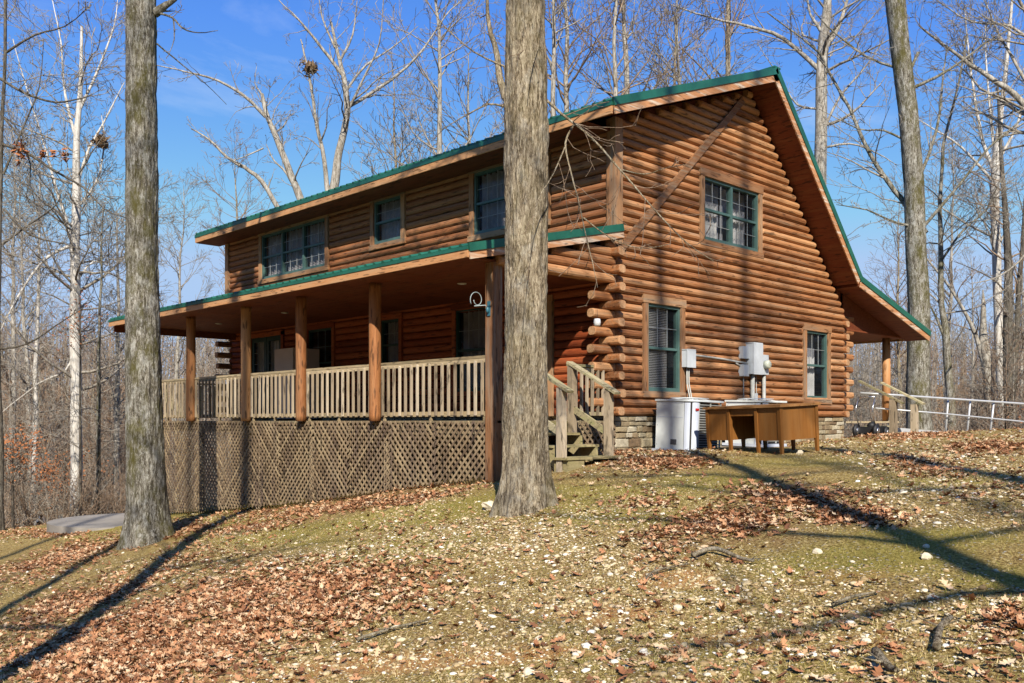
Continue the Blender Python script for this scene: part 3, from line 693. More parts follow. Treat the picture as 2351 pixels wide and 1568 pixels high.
yy=[.22,1.45,2.67,3.9,5.1,6.3,7.5,8.7,9.9,11.0,12.0,13.05]
for k in range(len(yy)-1):
    a,b_=yy[k],yy[k+1]; lattice(a+.003,b_-.003,-.10,gz(-2.7,a)+.06,gz(-2.7,b_)+.06,1 if k%2==0 else -1,'y',-2.735,-1)
lattice(-2.60,-2.1,-.12,gz(-2.5,0)+.06,gz(-2.1,0)+.06,1,'x',.0,-1)
lattice(-1.1,-.0,-.12,-.72,-.66,1,'x',.0,-1)

# fixtures on the porch
def ceil_light(x,y,lab):
    t=empty('ceiling_light',lab,'ceiling light',(x,y,2.284)); mb=MB().mat('lamp_ring')
    mb.tube([(0,0,-.012),(0,0,-.0005)],[.075,.085],20); mb.build('trim_ring',t)
    mb=MB().mat('white'); mb.tube([(0,0,-.016),(0,0,-.0125)],[.045,.045],16); mb.build('lens',t)
ceil_light(-1.7,2.0,'small round recessed light in the porch ceiling beside the iron plant hook')
ceil_light(-1.7,7.9,'small round recessed light in the porch ceiling midway along the porch')
ceil_light(-1.7,11.0,'small round recessed light in the porch ceiling at its far end')
t=empty('plant_hook','pale scroll-shaped iron plant hook fixed to the dark porch corner post','plant hook',(-2.805,.11,1.60))
mb=MB().mat('pale_iron'); pts=[]
for k in range(26):
    a=-.6+k*.27; rr=.135*(1-.022*k); pts.append((-.14-rr*math.cos(a)*1.0,.02,.12+rr*math.sin(a)))
mb.tube([(p[0],p[1]+.10,p[2]) for p in pts],.006,6); mb.tube([(-.0,.0,-.05),(-.04,.04,.04),(-.2,.11,.02)],.008,6); mb.build('scroll',t)
mb=MB().mat('teal_iron'); mb.box(-.012,-.001,-.03,.03,-.12,.10); mb.ball((-.03,0,-.03),(.03,.025,.05)); mb.build('bracket',t)
# fridge
t=empty('refrigerator','pale beige upright refrigerator standing on the porch beside the double door','refrigerator',(-.45,9.47,-.085))
mb=MB().mat('fridge'); mb.box(-.31,.35,-.42,.42,.05,1.72); mb.build('body',t)
mb=MB().mat('fridge'); mb.box(-.37,-.312,-.42,.42,.56,1.72); mb.build('door',t)
mb=MB().mat('fridge'); mb.box(-.37,-.312,-.42,.42,.06,.55); mb.build('freezer_door',t)
mb=MB().mat('black'); mb.box(-.3,.3,-.4,.4,0,.049); mb.build('base',t); mb=MB().mat('black'); mb.box(-.39,-.371,.3,.33,.7,1.1); mb.build('handle',t)
t=MB().mat('sign').box(-.135,-.125,12.62,12.95,1.0,1.22); t=t.build('wall_sign',origin=(-.13,12.8,1.1)); tag(t,'small pale rectangular plaque on the porch logs beside the far double door','sign')

# ------------------------------------------------------------------ steps at the near porch end
def P(mb,pts,*a,**k): return mb
st=empty('wooden_steps','weathered wooden porch steps with sloping handrails in front of the log corner','steps',(-1.65,-.5,-.75)); O=(-1.65,-.5,-.75)
def part(name,mb,par,o=O): return mb.build(name,par,origin=o)
mb=MB().mat('moss_wood'); mb.box(-2.2,-1.2,-.02,.01,-.30,-.09); part('riser',mb,st)
for (z,y0,y1,xa,xb) in ((-.275,-.30,-.0,-2.2,-1.22),(-.455,-.62,-.32,-2.2,-1.14),(-.625,-1.0,-.64,-2.3,-1.02)):
    mb=MB().mat('moss_wood'); mb.box(xa,xb,y0,y1,z-.035,z); part('tread',mb,st)
for x in (-2.17,-1.22):
    mb=MB().mat('moss_wood'); mb.prism([(.0,-.12),(.0,-.55),(-.85,-.92),(-.85,-.665),(-.63,-.665),(-.63,-.495),(-.31,-.495),(-.31,-.315),(-.02,-.315),(-.02,-.12)],x,x+.04,axis='x'); part('stringer',mb,st)
mb=MB().mat('moss_wood'); mb.box(-2.25,-1.9,-.98,-.7,-1.05,-.662); part('support_block',mb,st)
nw=[(-1.15,-.06,-.5,.80),(-1.15,-.82,-.80,.40),(-2.22,-.82,-1.1,.40),(-2.22,-.06,-1.1,.80)]
for (x,y,z0,z1) in nw:
    mb=MB().mat('grey_z'); mb.box(x-.055,x+.055,y-.055,y+.055,z0,z1); part('newel_post',mb,st)
for x in (-1.15,-2.22):
    mb=MB().mat('grey_x'); mb.beam((x,.0,.855),(x,-1.0,.335),.14,.04,up=(0,0,1)); part('handrail',mb,st)
    mb=MB().mat('grey_x'); mb.beam((x,-.1,.10),(x,-.78,-.26),.04,.10); part('lower_rail',mb,st)

# steps, ramp on the right
bs=(9.85,-.5,-.5)
st=empty('wooden_steps','pale wooden steps with handrails at the back porch, beside the aluminium ramp','steps',bs)
for (z,y0,y1) in ((-.2,-.32,0),(-.36,-.64,-.34)):
    mb=MB().mat('grey_x'); mb.box(9.4,10.5,y0,y1,z-.035,z); mb.build('tread',st,origin=bs)
for (x,y,z1) in ((9.35,-.72,.42),(10.55,-.72,.32)):
    mb=MB().mat('grey_z'); mb.box(x-.07,x+.07,y-.07,y+.07,-.75,z1); mb.build('newel_post',st,origin=bs)
for x in (9.35,10.55):
    mb=MB().mat('grey_x'); mb.beam((x,.1,.88),(x,-.95,.33),.14,.04); mb.build('handrail',st,origin=bs)
mb=MB().mat('grey_y')
mb.box(8.3,11.4,.02,13.4,-.13,-.09); mb.build('back_porch_floor',house)
for y in (.24,4.5,9,13.2):
    mb=MB().mat('post_wood'); mb.tube([(11.15,y,-.089),(11.15,y,2.08)],.10,16); mb.build('post',house)
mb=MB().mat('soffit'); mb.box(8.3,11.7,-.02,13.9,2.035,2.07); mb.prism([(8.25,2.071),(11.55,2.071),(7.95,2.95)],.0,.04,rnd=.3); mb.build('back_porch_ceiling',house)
# aluminium ramp rails
ro=pix(2150,990,23.5)
rm=empty('ramp_railing','long silver aluminium wheelchair ramp with tubular side rails behind the hillcrest','ramp',tuple(ro))
def rail(pts,dd,r,name):
    mb=MB().mat('aluminium'); mb.tube([pix(px,py,d_+dd) for px,py,d_ in pts],r,8); mb.build(name,rm,origin=tuple(ro))
for dd in (0,1.0):
    rail([(1975,902,23.2),(2055,907,23.2),(2351,927,24.5),(2600,944,25.5)],dd,.028,'top_rail')
    rail([(2010,937,23.2),(2160,949,23.6),(2351,968,24.5),(2600,988,25.5)],dd,.020,'mid_rail')
    mb=MB().mat('aluminium'); mb.beam(pix(2012,983,23.2+dd),pix(2170,996,23.7+dd),.05,.11); mb.beam(pix(2172,996,23.7+dd),pix(2600,1030,25.5+dd),.05,.09); mb.build('deck_beam',rm,origin=tuple(ro))
    for (a,b_) in ((2049,2039),(2177,2171),(2228,2220),(2282,2272),(2434-4,2424)):
        t_=(a-2012)/588; mb=MB().mat('aluminium'); d_=23.2+2.3*t_+dd; mb.tube([pix(a,907+(a-2055)*.068,d_),pix(b_,984+(a-2012)*.08,d_)],.026,8); mb.build('rail_post',rm,origin=tuple(ro))
    # porch landing piece
mb=MB().mat('aluminium'); 
a0,a1=pix(2012,985,23.3),pix(2012,985,24.1); b0,b1=pix(2600,1030,25.6),pix(2600,1030,26.4); mb.add([a0,a1,b1,b0]+[p-Vector((0,0,.03)) for p in (a0,a1,b1,b0)],[(0,1,2,3),(7,6,5,4),(0,3,7,4),(3,2,6,7),(2,1,5,6),(1,0,4,5)]); mb.build('ramp_deck',rm,origin=tuple(ro))
# push mower by the corner
c=Vector((9.0,-.35,gz(9.0,-.35)))
mw=empty('push_mower','black wheeled garden machine with folded silver handle beside the cabin corner','lawn mower',tuple(c))
mb=MB().mat('black'); mb.box(-.22,.25,-.2,.2,.10,.26); mb.ball((0,0,.28),(.10,.10,.09)); mb.build('deck',mw)
for (x,y,r_) in ((-.25,-.24,.16),(.28,-.24,.13),(-.25,.24,.16),(.28,.24,.13)):
    mb=MB().mat('black'); mb.tube([(x,y-.03,r_),(x,y+.03,r_)],[r_,r_],20); w_=mb.build('wheel',mw)
    mb=MB().mat('chrome'); mb.tube([(x,y-.045,r_),(x,y-.031,r_)],[r_*.45,r_*.5],14); mb.build('hub',w_)
mb=MB().mat('chrome')
for y in (-.2,.2): mb.tube([(-.2,y,.25),(-.42,y,.6),(-.25,y,.95)],.013,6)
mb.tube([(-.25,-.2,.95),(-.25,.2,.95)],.014,6); mb.build('handle',mw)

# ------------------------------------------------------------------ desk
r0,d0=4.0,13.6; kx,ky=rd2xy(r0,d0); lx,ly=rd2xy(3.19,15.0); ang=math.atan2(ly-ky,lx-kx); L=math.hypot(lx-kx,ly-ky)
dz=-.585
dk=empty('desk','brown wooden office desk with a knee hole standing on the slope by the wall','desk',(kx,ky,dz),rz=ang); dk.rotation_euler=(math.radians(-3.0),math.radians(.6),ang)   # +x along the long side, -y = depth
DW=.80; s_=-1
mb=MB().mat('desk_top'); mb.box(-.03,L+.03,-DW-.03,.03,.70,.738); mb.build('top',dk)
def ped(x0,x1):
    mb=MB().mat('desk_wood'); mb.box(x0,x1,-DW+.03,-.012,.20,.698,rnd=.5); mb.build('pedestal',dk)
ped(.02,.52); ped(L-.50,L-.02)
mb=MB().mat('desk_wood'); mb.box(.521,L-.501,-.05,-.02,.58,.697,rnd=.3); mb.build('apron',dk)
mb=MB().mat('desk_wood'); mb.box(.521,L-.501,-DW+.035,-DW+.055,.22,.697,rnd=.2); mb.build('modesty_panel',dk)
for x in (.0,.47,L-.55,L-.06):
    for y in (0,-DW+.0):
        mb=MB().mat('desk_wood'); yy_=y-.06 if y==0 else y
        vs=[(x+.008,yy_+.008,0),(x+.048,yy_+.008,0),(x+.048,yy_+.048,0),(x+.008,yy_+.048,0),(x,yy_,.28),(x+.06,yy_,.28),(x+.06,yy_+.06,.28),(x,yy_+.06,.28),(x,yy_,.699),(x+.06,yy_,.699),(x+.06,yy_+.06,.699),(x,yy_+.06,.699)]
        if y!=0: vs=[(a,b_-.004,c_) for a,b_,c_ in vs]
        else: vs=[(a,b_+.004,c_) for a,b_,c_ in vs]
        mb.add(vs,[(3,2,1,0),(8,9,10,11)]+[(k*4+i_,k*4+(i_+1)%4,k*4+4+(i_+1)%4,k*4+4+i_) for k in (0,1) for i_ in range(4)],.4); mb.build('leg',dk)

# ------------------------------------------------------------------ heat pumps
def heatpump(x,y,z,w,dp,h,lab,tilt=0):
    t=empty('heat_pump',lab,'air conditioner',(x,y,z)); t.rotation_euler=(math.radians(1.5),math.radians(tilt),0)
    rc=.17; corner=[(rc-rc*math.cos(a),rc-rc*math.sin(a)) for a in [math.pi/2*k/6 for k in range(7)]]   # rounded near corner from (0,rc) to (rc,0)
    body=[(0,dp)]+corner+[(w,0),(w,dp)]
    mb=MB().mat('hvac_white'); 
    # side panel (-x) and rounded corner as one wrapped sheet
    mb.box(0,.03,rc+.012,dp,.05,h-.03); mb.mat('hvac_grey').box(-.004,-.0005,rc+.03,dp-.03,h*.66,h*.672); mb.box(-.004,-.0005,rc+.03,dp-.03,h*.93,h*.938); mb.mat('dark_grille').box(.004,.02,rc+.001,rc+.011,.05,h-.03)
    for zz in (.12,h*.5,h-.1): mb.mat('dark_grille').box(-.003,-.0005,dp-.035,dp-.025,zz,zz+.01)
    p=mb.build('cabinet',t)
    mb=MB().mat('hvac_grey'); mb.prism(corner+[(rc,.03),(.03,rc)],.05,h-.03,axis='z'); mb.build('corner_panel',t)
    mb=MB().mat('label_grey'); mb.box(-.006,-.001,dp*.42,dp*.58,.13,.22); mb.build('rating_label',p)
    mb=MB().mat('red'); mb.box(-.0,-.0,0,0,0,0) if False else mb.box(.09,.165,-.010,.012,h*.80,h*.84); mb.build('badge',p)
    mb=MB().mat('dark_grille'); mb.box(.03+.0,w-.03,.05,dp-.0,.05,h-.04); mb.build('coil',t)
    mb=MB().mat('pipe_grey')
    k=0
    zz=.10
    while zz<h-.05: mb.box(rc,w-.0,.006,.018,zz,zz+.012); zz+=.042
    for x_ in (rc+.01,(rc+w)/2,w-.03): mb.box(x_,x_+.02,.001,.022,.06,h-.03)
    zz=.10
    while zz<h-.05: mb.box(w-.02,w-.006,.03,dp,zz,zz+.012); zz+=.042
    mb.build('louvres',t)
    mb=MB().mat('hvac_white'); mb.prism([(-.02,dp+.02)]+[(a-.02 if a<.05 else a,b_-.02) for a,b_ in corner]+[(w+.02,-.02),(w+.02,dp+.02)],h-.029,h+.005,axis='z'); lid=mb.build('lid',t)
    mb=MB().mat('hvac_white'); 
    for k in range(7): 
        R_=.06+.045*k; mb.tube([(w/2+R_*math.cos(a),dp/2+R_*math.sin(a),h+.045-.012*(k/7)**2) for a in [2*math.pi*j/28 for j in range(29)]],.004,4)
    for j in range(8): a=math.pi*j/4; mb.tube([(w/2+.05*math.cos(a),dp/2+.05*math.sin(a),h+.045),(w/2+.36*math.cos(a),dp/2+.36*math.sin(a),h+.008)],.005,4)
    mb.build('fan_guard',lid)
    mb=MB().mat('hvac_grey'); mb.box(-.05,w+.03,-.03,dp+.04,.0,.048); mb.build('base_pan',t)
    return t
hx,hy=.80,-1.0
heatpump(hx,hy,-.63,.86,.76,.90,'white heat pump cabinet with a red badge left of the brown desk',1.0)
heatpump(3.05,-1.0,-.57,.80,.80,.86,'second white heat pump mostly hidden behind the brown desk')
t=MB().mat('concrete').box(hx-.15,hx+.95,hy-.1,-.05,-.80,-.622); t=t.build('concrete_pad',origin=(hx,hy,-.7)); tag(t,'low concrete pad under the white heat pump by the foundation','pad')
t=MB().mat('concrete').box(2.95,4.0,-1.08,-.08,-.80,-.572); t=t.build('concrete_pad',origin=(3.4,-.5,-.7)); tag(t,'low concrete pad under the heat pump hidden behind the desk','pad')
# electrical gear
t=empty('disconnect_box','small grey electrical box on the logs above the left heat pump','electrical box',(1.93,-.06,.9))
mb=MB().mat('box_grey'); mb.box(-.11,.14,-.13,-.0,.0,.30); mb.build('enclosure',t); mb=MB().mat('box_grey'); mb.box(-.12,.15,-.145,-.131,-.01,.31); mb.box(-.11,.14,-.15,.0,.311,.325); mb.build('cover',t)
mb=MB().mat('pipe_grey')
for dx in (-.03,.03): mb.tube([(dx,-.07,-.001),(dx-.01,-.08,-.3),(dx-.08,-.2,-.62),(dx-.1,-.3,-.75)],.013,8)
mb.build('conduit',t)
t=empty('conduit_run','grey pipe running level along the logs between the two electrical boxes','pipe',(3.1,-.09,1.05))
mb=MB().mat('pipe_grey'); mb.tube([(-1.02,0,.09),(.0,0,.06),(.55,0,.03),(.84,-.05,.01)],.017,8); mb.tube([(.5,.0,.0),(.62,-.01,-.04),(.84,-.04,-.0)],.015,8); mb.build('pipe',t)
t=empty('electric_panel','tall grey breaker panel with the round glass meter on the gable logs','electrical panel',(4.15,-.06,.85))
mb=MB().mat('box_grey'); mb.box(-.17,.16,-.19,.0,.0,.60); mb.box(-.18,.17,-.205,-.191,-.01,.61); mb.box(-.17,.16,-.2,.0,.611,.625); mb.build('panel_box',t)
mb=MB().mat('box_grey'); mb.box(.172,.46,-.16,.0,.0,.40); mb.build('meter_box',t)
mb=MB().mat('meter_face'); mb.tube([(.32,-.162,.2),(.32,-.25,.2),(.32,-.27,.2)],[.085,.085,.06],22); mb.build('meter',t)
mb=MB().mat('box_grey'); mb.box(-.40,-.172,-.10,.0,.30,.54); mb.build('side_box',t); mb=MB().mat('box_grey'); mb.box(-.41,-.22,-.12,.0,-.05,.17); mb.build('side_box',t)
mb=MB().mat('pipe_grey'); mb.tube([(-.05,-.1,-.001),(-.05,-.1,-1.5)],.042,12); mb.tube([(.38,-.1,-.001),(.38,-.1,-1.5)],.036,12); mb.tube([(-.31,-.05,-.05),(-.3,-.05,-.7)],.010,6); mb.tube([(.16,-.05,-.01),(.17,-.06,-.75)],.008,6); mb.build('conduit',t)
mb=MB().mat('box_grey'); mb.box(.06,.16,-.09,.0,-.55,-.38); mb.build('junction_box',t)

# ------------------------------------------------------------------ patio and lane on the left
mb=MB().mat('concrete'); ce=rd2xy(-8.9,21.6); n=40; ring=[]
for k in range(n):
    a=2*math.pi*k/n; rr_,dd_=-9.0+1.9*math.cos(a),21.9+1.75*math.sin(a); x,y=rd2xy(rr_,dd_); ring.append((x,y))
zp=-2.43; mb.prism(ring,zp-.45,zp,axis='z',rnd=.5); o=mb.build('patio'); tag(o,kind='structure')
rr_=np.linspace(-34,34,60); vs=[]
for r in rr_:
    for dd_ in (38.,41.):
        d_=dd_+.004*r*r; x,y=rd2xy(r,d_); vs.append((x,y,float(gz_rd(np.array([r]),np.array([39.5+.004*r*r]))[0])+.12))
mb=MB().mat('asphalt_grey'); mb.add(vs,[(2*k,2*k+1,2*k+3,2*k+2) for k in range(59)],.5,True); o=mb.build('lane'); tag(o,kind='structure')

# ------------------------------------------------------------------ trees
def rv(s): return Vector((random.gauss(0,s),random.gauss(0,s),random.gauss(0,s)))
def grow(mb,p,d,L,r,lev,maxlev,wig=.16,up=.05,dens=1.,rmin=.004,sides=(6,5,4,3,3),nmul=1.,stuff=None,ang=(.45,1.0)):
    k=max(4,int(4+L*1.2)) if lev<maxlev else 4
    pts=[p.copy()]; rad=[r]; cur=p.copy(); dr=d.normalized(); dirs=[dr.copy()]
    for i in range(k):
        dr=(dr+rv(wig)+Vector((0,0,up))).normalized(); cur=cur+dr*(L/k); pts.append(cur.copy()); dirs.append(dr.copy())
        rad.append(max(rmin,r*(1-.82*(i+1)/k)))
    mb.tube(pts,rad,sides[min(lev,4)],cap=False)
    if lev<maxlev:
        nc=max(2,int((2.+L*1.5)*dens*nmul))
        for j in range(nc):
            t=.18+.82*random.random()**.8; f_=t*k; i=min(k-1,int(f_)); q=pts[i].lerp(pts[i+1],f_-i)
            a=random.uniform(*ang); ax=dirs[i+1].orthogonal().normalized(); ax=(ax*math.cos(b:=random.uniform(0,6.28))+dirs[i+1].cross(ax)*math.sin(b))
            nd_=(dirs[i+1]*math.cos(a)+ax*math.sin(a)).normalized()
            rr=max(rmin,(r+(rad[i]-r))*random.uniform(.35,.6)); LL=L*random.uniform(.32,.62)*(1.15-.5*t)
            grow(mb,q,nd_,LL,rr,lev+1,maxlev,wig*1.15,up,dens,rmin,sides,nmul,stuff,ang)
def smooth_path(P_,sub=4):
    out=[]; n=len(P_)
    for i in range(n-1):
        p0,p1,p2,p3=P_[max(i-1,0)],P_[i],P_[i+1],P_[min(i+2,n-1)]
        for k in range(sub):
            t=k/sub; out.append(.5*((2*p1)+(p2-p0)*t+(2*p0-5*p1+4*p2-p3)*t*t+(3*p1-p0-3*p2+p3)*t*t*t))
    out.append(P_[-1].copy()); return out
def trunk_mesh(mb,pts,rad,nseg,flare=.0,ridge=.0,seed=0,bn=13):
    """detailed trunk with bark ridges pushed out of the surface"""
    vs=[]; fs=[]; L=0; prev=pts[0]
    for i,(p,r) in enumerate(zip(pts,rad)):
        L+=(p-prev).length; prev=p
        for j in range(nseg):
            a=2*math.pi*j/nseg; ca_,sa_=math.cos(a),math.sin(a)
            rr=r
            if flare: 
                h=max(0,1-L/ .9); rr*=1+flare*h*h*(.75+.35*math.sin(a*4+seed)+.25*math.sin(a*7+seed*2))
            if ridge:
                q=Vector((ca_*bn*r,sa_*bn*r,L*2.6+seed*7)); nn_=noise.noise(q)+.5*noise.noise(q*2.3)
                q2=Vector((ca_*bn*2.6*r,sa_*bn*2.6*r,L*5.5+seed)); n3=abs(noise.noise(q2))
                rr+=ridge*(nn_*.8-1.6*max(0,.22-n3))
                rr+=r*.05*noise.noise(Vector((ca_*1.3,sa_*1.3,L*.55+seed)))
            vs.append((p.x+rr*ca_,p.y+rr*sa_,p.z))
    for i in range(len(pts)-1):
        for j in range(nseg): fs.append((i*nseg+j,i*nseg+(j+1)%nseg,(i+1)*nseg+(j+1)%nseg,(i+1)*nseg+j))
    mb.add(vs,fs,.5,True)
def guided(name,label,d,tr,bk,twb='twig_grey',limbs=(),detail=None,flare=.5,ridge=0,lev=3,dens=1.,crown=(),rmin=.006,cat='tree',group=None,wig=.15,extra=None,base=None):
    """tr: [(px,py,width)], limbs: [( [(px,py)...], w0, depth_drift )], crown: fractions of trunk where unspecified limbs leave"""
    P_=[pix(a,b_,d) for a,b_,w in tr]; R_=[w/2/F*d for a,b_,w in tr]
    zb=gz(P_[0].x,P_[0].y)-.12
    if base is None and P_[0].z>zb: P_.insert(0,Vector((P_[0].x,P_[0].y,zb))); R_.insert(0,R_[0]*1.02)
    o=tuple(P_[0]); t=empty(name,label,cat,o,group)
    mb=MB().mat(bk)
    sp_=smooth_path(P_,1 if not detail else 1)
    # resample
    tot=sum((P_[i+1]-P_[i]).length for i in range(len(P_)-1)); step=detail[1] if detail else tot/26
    pts=[];rad=[]
    for i in range(len(P_)-1):
        m_=max(1,int((P_[i+1]-P_[i]).length/step))
        for k in range(m_):
            f_=k/m_; f2=f_*f_*(3-2*f_); p=P_[i].lerp(P_[i+1],f_); pts.append(p); rad.append(R_[i]*(1-f_)+R_[i+1]*f_)
    pts.append(P_[-1]); rad.append(R_[-1])
    if not detail:
        for i in range(1,len(pts)): pts[i]=pts[i]+Vector((noise.noise((i*.35,d,1)),noise.noise((i*.35,d,7)),0))*.05
    trunk_mesh(mb,pts,rad,detail[0] if detail else 14,flare,ridge,seed=d)
    trunk=mb.build('trunk',t,origin=o)
    cb=MB().mat(twb if not limbs or True else bk)
    for li in limbs:
        pl,w0,dr=li[:3]; dn=li[3] if len(li)>3 else 1.; lv=li[4] if len(li)>4 else lev-1
        pp=[]; acc=0
        for k,(a,b_) in enumerate(pl):
            if k: acc+=math.hypot(a-pl[k-1][0],b_-pl[k-1][1])/F*d
            pp.append(pix(a,b_,d+dr*acc))
        sm=smooth_path(pp,3); n=len(sm); r0_=w0/2/F*d
        rr=[max(rmin,r0_*(1-.78*k/(n-1))) for k in range(n)]
        sm=[q+rv(.01*r0_*10*(0 if k==0 else 1)) for k,q in enumerate(sm)]
        cb.mat(bk); cb.tube(sm,rr,8,cap=False); cb.mat(twb)
        Ltot=sum((sm[k+1]-sm[k]).length for k in range(n-1))
        nc=int(Ltot*2.2*dn*dens)+2
        for j in range(nc):
            t_=.12+.88*random.random(); f_=t_*(n-1); k=min(n-2,int(f_)); q=sm[k].lerp(sm[k+1],f_-k); dd=(sm[k+1]-sm[k]).normalized()
            a=random.uniform(.4,1.0); ax=dd.orthogonal().normalized(); b0=random.uniform(0,6.28); ax=ax*math.cos(b0)+dd.cross(ax)*math.sin(b0)
            LL=Ltot*random.uniform(.12,.34)*(1.2-.6*t_); grow(cb,q,dd*math.cos(a)+ax*math.sin(a),LL,max(rmin,rr[k]*random.uniform(.3,.5)),2,2+max(1,lv-1),wig,.03,dens,rmin,nmul=.9)
    n=len(pts)
    for (f0,f1,num,Lb,up) in crown:
        for j in range(num):
            f_=(f0+(f1-f0)*random.random())*(n-1); k=min(n-2,int(f_)); q=pts[k].lerp(pts[k+1],f_-k); a=random.uniform(0,6.28)
            dd=Vector((math.cos(a),math.sin(a),up+random.uniform(-.2,.4))); grow(cb,q,dd,Lb*random.uniform(.6,1.2),rad[k]*random.uniform(.18,.34),1,lev,wig,.04,dens,rmin)
    if cb.v: cb.build('crown',t,origin=o)
    return t
# near trunks
guided('oak_tree','large grey ridged trunk standing at the foot of the porch steps, nearest the camera',11.,
 [(1212,1195,128),(1210,1150,118),(1208,1100,108),(1205,1000,103),(1207,850,99),(1209,600,97),(1207,400,100),(1208,250,100),(1206,100,92),(1206,0,88),(1210,-400,80),(1190,-1200,60)],
 'bark_grey','twig_brown',detail=(200,.018),ridge=.024,flare=.38,lev=3,rmin=.0035,
 limbs=[([(1165,230),(1150,190),(1140,120),(1122,60),(1118,0),(1105,-90)],20,.2,.35,2),
        ([(1250,225),(1290,262),(1340,300),(1385,345),(1450,420),(1520,500),(1580,560),(1640,600)],7,-.25,2.2,2),
        ([(1318,285),(1298,330),(1312,400),(1330,470),(1345,540),(1360,600),(1372,660)],5,-.2,2.2,2),
        ([(1300,330),(1270,400),(1235,460),(1222,540),(1215,620)],3.5,-.9,.5,2),
        ([(1430,390),(1480,400),(1530,385),(1570,378)],3.5,-.3,1.2,2),([(1340,500),(1400,545),(1470,570),(1540,560)],3.5,-.2,1.1,2),
        ([(1160,245),(1120,240),(1060,270),(1010,300)],6,-.3,.6,2),([(1250,60),(1235,110),(1222,150),(1215,190)],5,-.7,.3,2),([(1175,160),(1090,120),(1020,60),(980,0)],5,.3,.5,2)],
 crown=[(.72,.98,16,4.,.5)])
t=[o for o in bpy.data.objects if o.name=='oak_tree'][0]
guided('oak_tree','tall mossy trunk on the left in front of the far end of the lattice',16.,
 [(342,1262,104),(340,1220,98),(337,1150,90),(334,1080,85),(331,950,79),(328,800,76),(326,600,71),(326,400,70),(325,200,68),(323,0,67),(330,-300,62),(320,-1000,42)],
 'bark_mossy','twig_grey',detail=(150,.022),ridge=.022,flare=.30,lev=3,rmin=.005,
 limbs=[([(355,30),(375,15),(400,0),(450,-50)],22,.0,.5,2),([(362,30),(395,40),(420,65),(455,75),(500,70)],6,-.1,1.,2),([(398,42),(400,90),(385,130)],4,-.2,1.,2),([(360,100),(420,150),(470,190),(520,240)],4,.3,.6,2)],
 crown=[(.62,.98,18,4.5,.5)])
guided('oak_tree','thick mossy grey trunk right of the roof, behind the back porch eave',27.,
 [(2112,1010,58),(2108,900,52),(2110,700,48),(2102,560,45),(2098,420,44),(2084,250,42),(2068,120,42),(2055,0,44),(2030,-200,40),(2000,-900,20)],'bark_mossy','twig_grey',detail=(60,.07),ridge=.016,flare=.3,lev=4,rmin=.007,
 limbs=[([(2125,535),(2080,470),(2040,420),(1990,340),(1950,250),(1900,160),(1870,110),(1760,30)],14,.3,.9,3),([(2108,120),(2080,190),(2076,240)],8,0,.3,2),([(2120,520),(2060,512),(1990,482),(1920,470)],7,-.2,1.,3),([(2090,460),(2150,300),(2165,180),(2175,100)],9,.3,.8,3),
         ([(2092,330),(2030,300),(1970,295),(1880,250)],6,.2,1.,3),([(2120,520),(2190,440),(2270,340),(2351,270),(2420,200)],8,.1,.8,3),([(2075,160),(1990,130),(1900,60),(1850,0)],7,.3,1.,3),([(2100,200),(2180,160),(2260,100),(2330,60)],8,.2,1,3)],
 crown=[(.5,.98,22,6.,.4)])
# named mid-distance trees
guided('sycamore_tree','tall pale smooth-barked tree on the left beside the round concrete patio',33.,
 [(176,1190,27),(176,1080,26),(174,900,25),(173,700,23),(172,560,21),(175,420,18),(178,300,14),(186,180,9),(188,60,6)],'bark_white','twig_grey',lev=4,rmin=.007,dens=1.2,
 limbs=[([(176,600),(150,500),(120,400),(105,340),(60,200),(30,90)],9,.3,.9,3),([(178,420),(205,340),(250,260),(285,190)],8,.3,1.,3),([(172,560),(110,590),(60,650),(20,720),(0,760)],8,-.3,1.,3),([(174,480),(220,420),(240,330),(232,260)],7,.2,1.,3),([(178,330),(150,220),(140,100),(120,0)],8,.2,1.,3),([(180,260),(230,150),(262,60),(270,0)],7,.1,1.,3),([(173,650),(215,600),(262,615)],5,.2,1,3),([(174,800),(150,850),(90,880),(0,950)],6,-.2,1,3)],crown=[(.3,.95,34,4.,.3)])
guided('birch_tree','slim white-barked tree at far left in front of the brown woods',36.,[(76,1180,12),(78,1100,12),(80,980,11),(82,850,10),(88,700,8),(90,560,6),(92,400,4)],'bark_white',lev=4,rmin=.007,crown=[(.25,.98,30,3.,.5)],dens=.9)
guided('young_tree','thin mossy tree just left of the large mossy trunk',31.,[(225,1180,11),(226,1050,10),(226,900,9),(228,780,7),(232,620,5),(236,480,3)],'bark_mossy',lev=4,rmin=.007,crown=[(.2,.98,30,2.6,.4)],dens=.9)
guided('young_tree','thin grey tree touching the left edge of the large mossy trunk',40.,[(267,1150,13),(268,1000,12),(270,850,9),(272,700,7),(268,500,4)],'bark_pale',lev=4,rmin=.007,crown=[(.2,.98,26,3.,.4)],dens=.9)
guided('oak_tree','dark trunk cut by the left edge of the photo',24.,[(2,1215,18),(0,1100,16),(-4,900,14),(-6,700,12),(0,480,10),(6,250,8),(12,60,7),(16,-200,5)],'bark_dark',lev=4,rmin=.008,
 limbs=[([(0,180),(60,215),(130,235),(190,225),(215,215)],7,-.2,1.,3),([(2,330),(60,350),(130,395),(190,430),(240,480),(290,500)],8,-.3,.9,3),([(0,260),(40,310),(70,380),(60,450)],6,0,1,3),([(5,560),(60,520),(130,470),(140,430)],6,.2,1,3),([(0,800),(60,790),(140,740),(200,700)],6,-.1,1,3),([(10,480),(70,540),(150,560),(230,590)],6,-.1,1,3),([(15,120),(80,80),(150,60),(210,10)],6,-.1,1,3),([(8,400),(50,300),(90,200),(100,90)],6,.1,1,3)],crown=[(.3,.9,14,4,.3)])
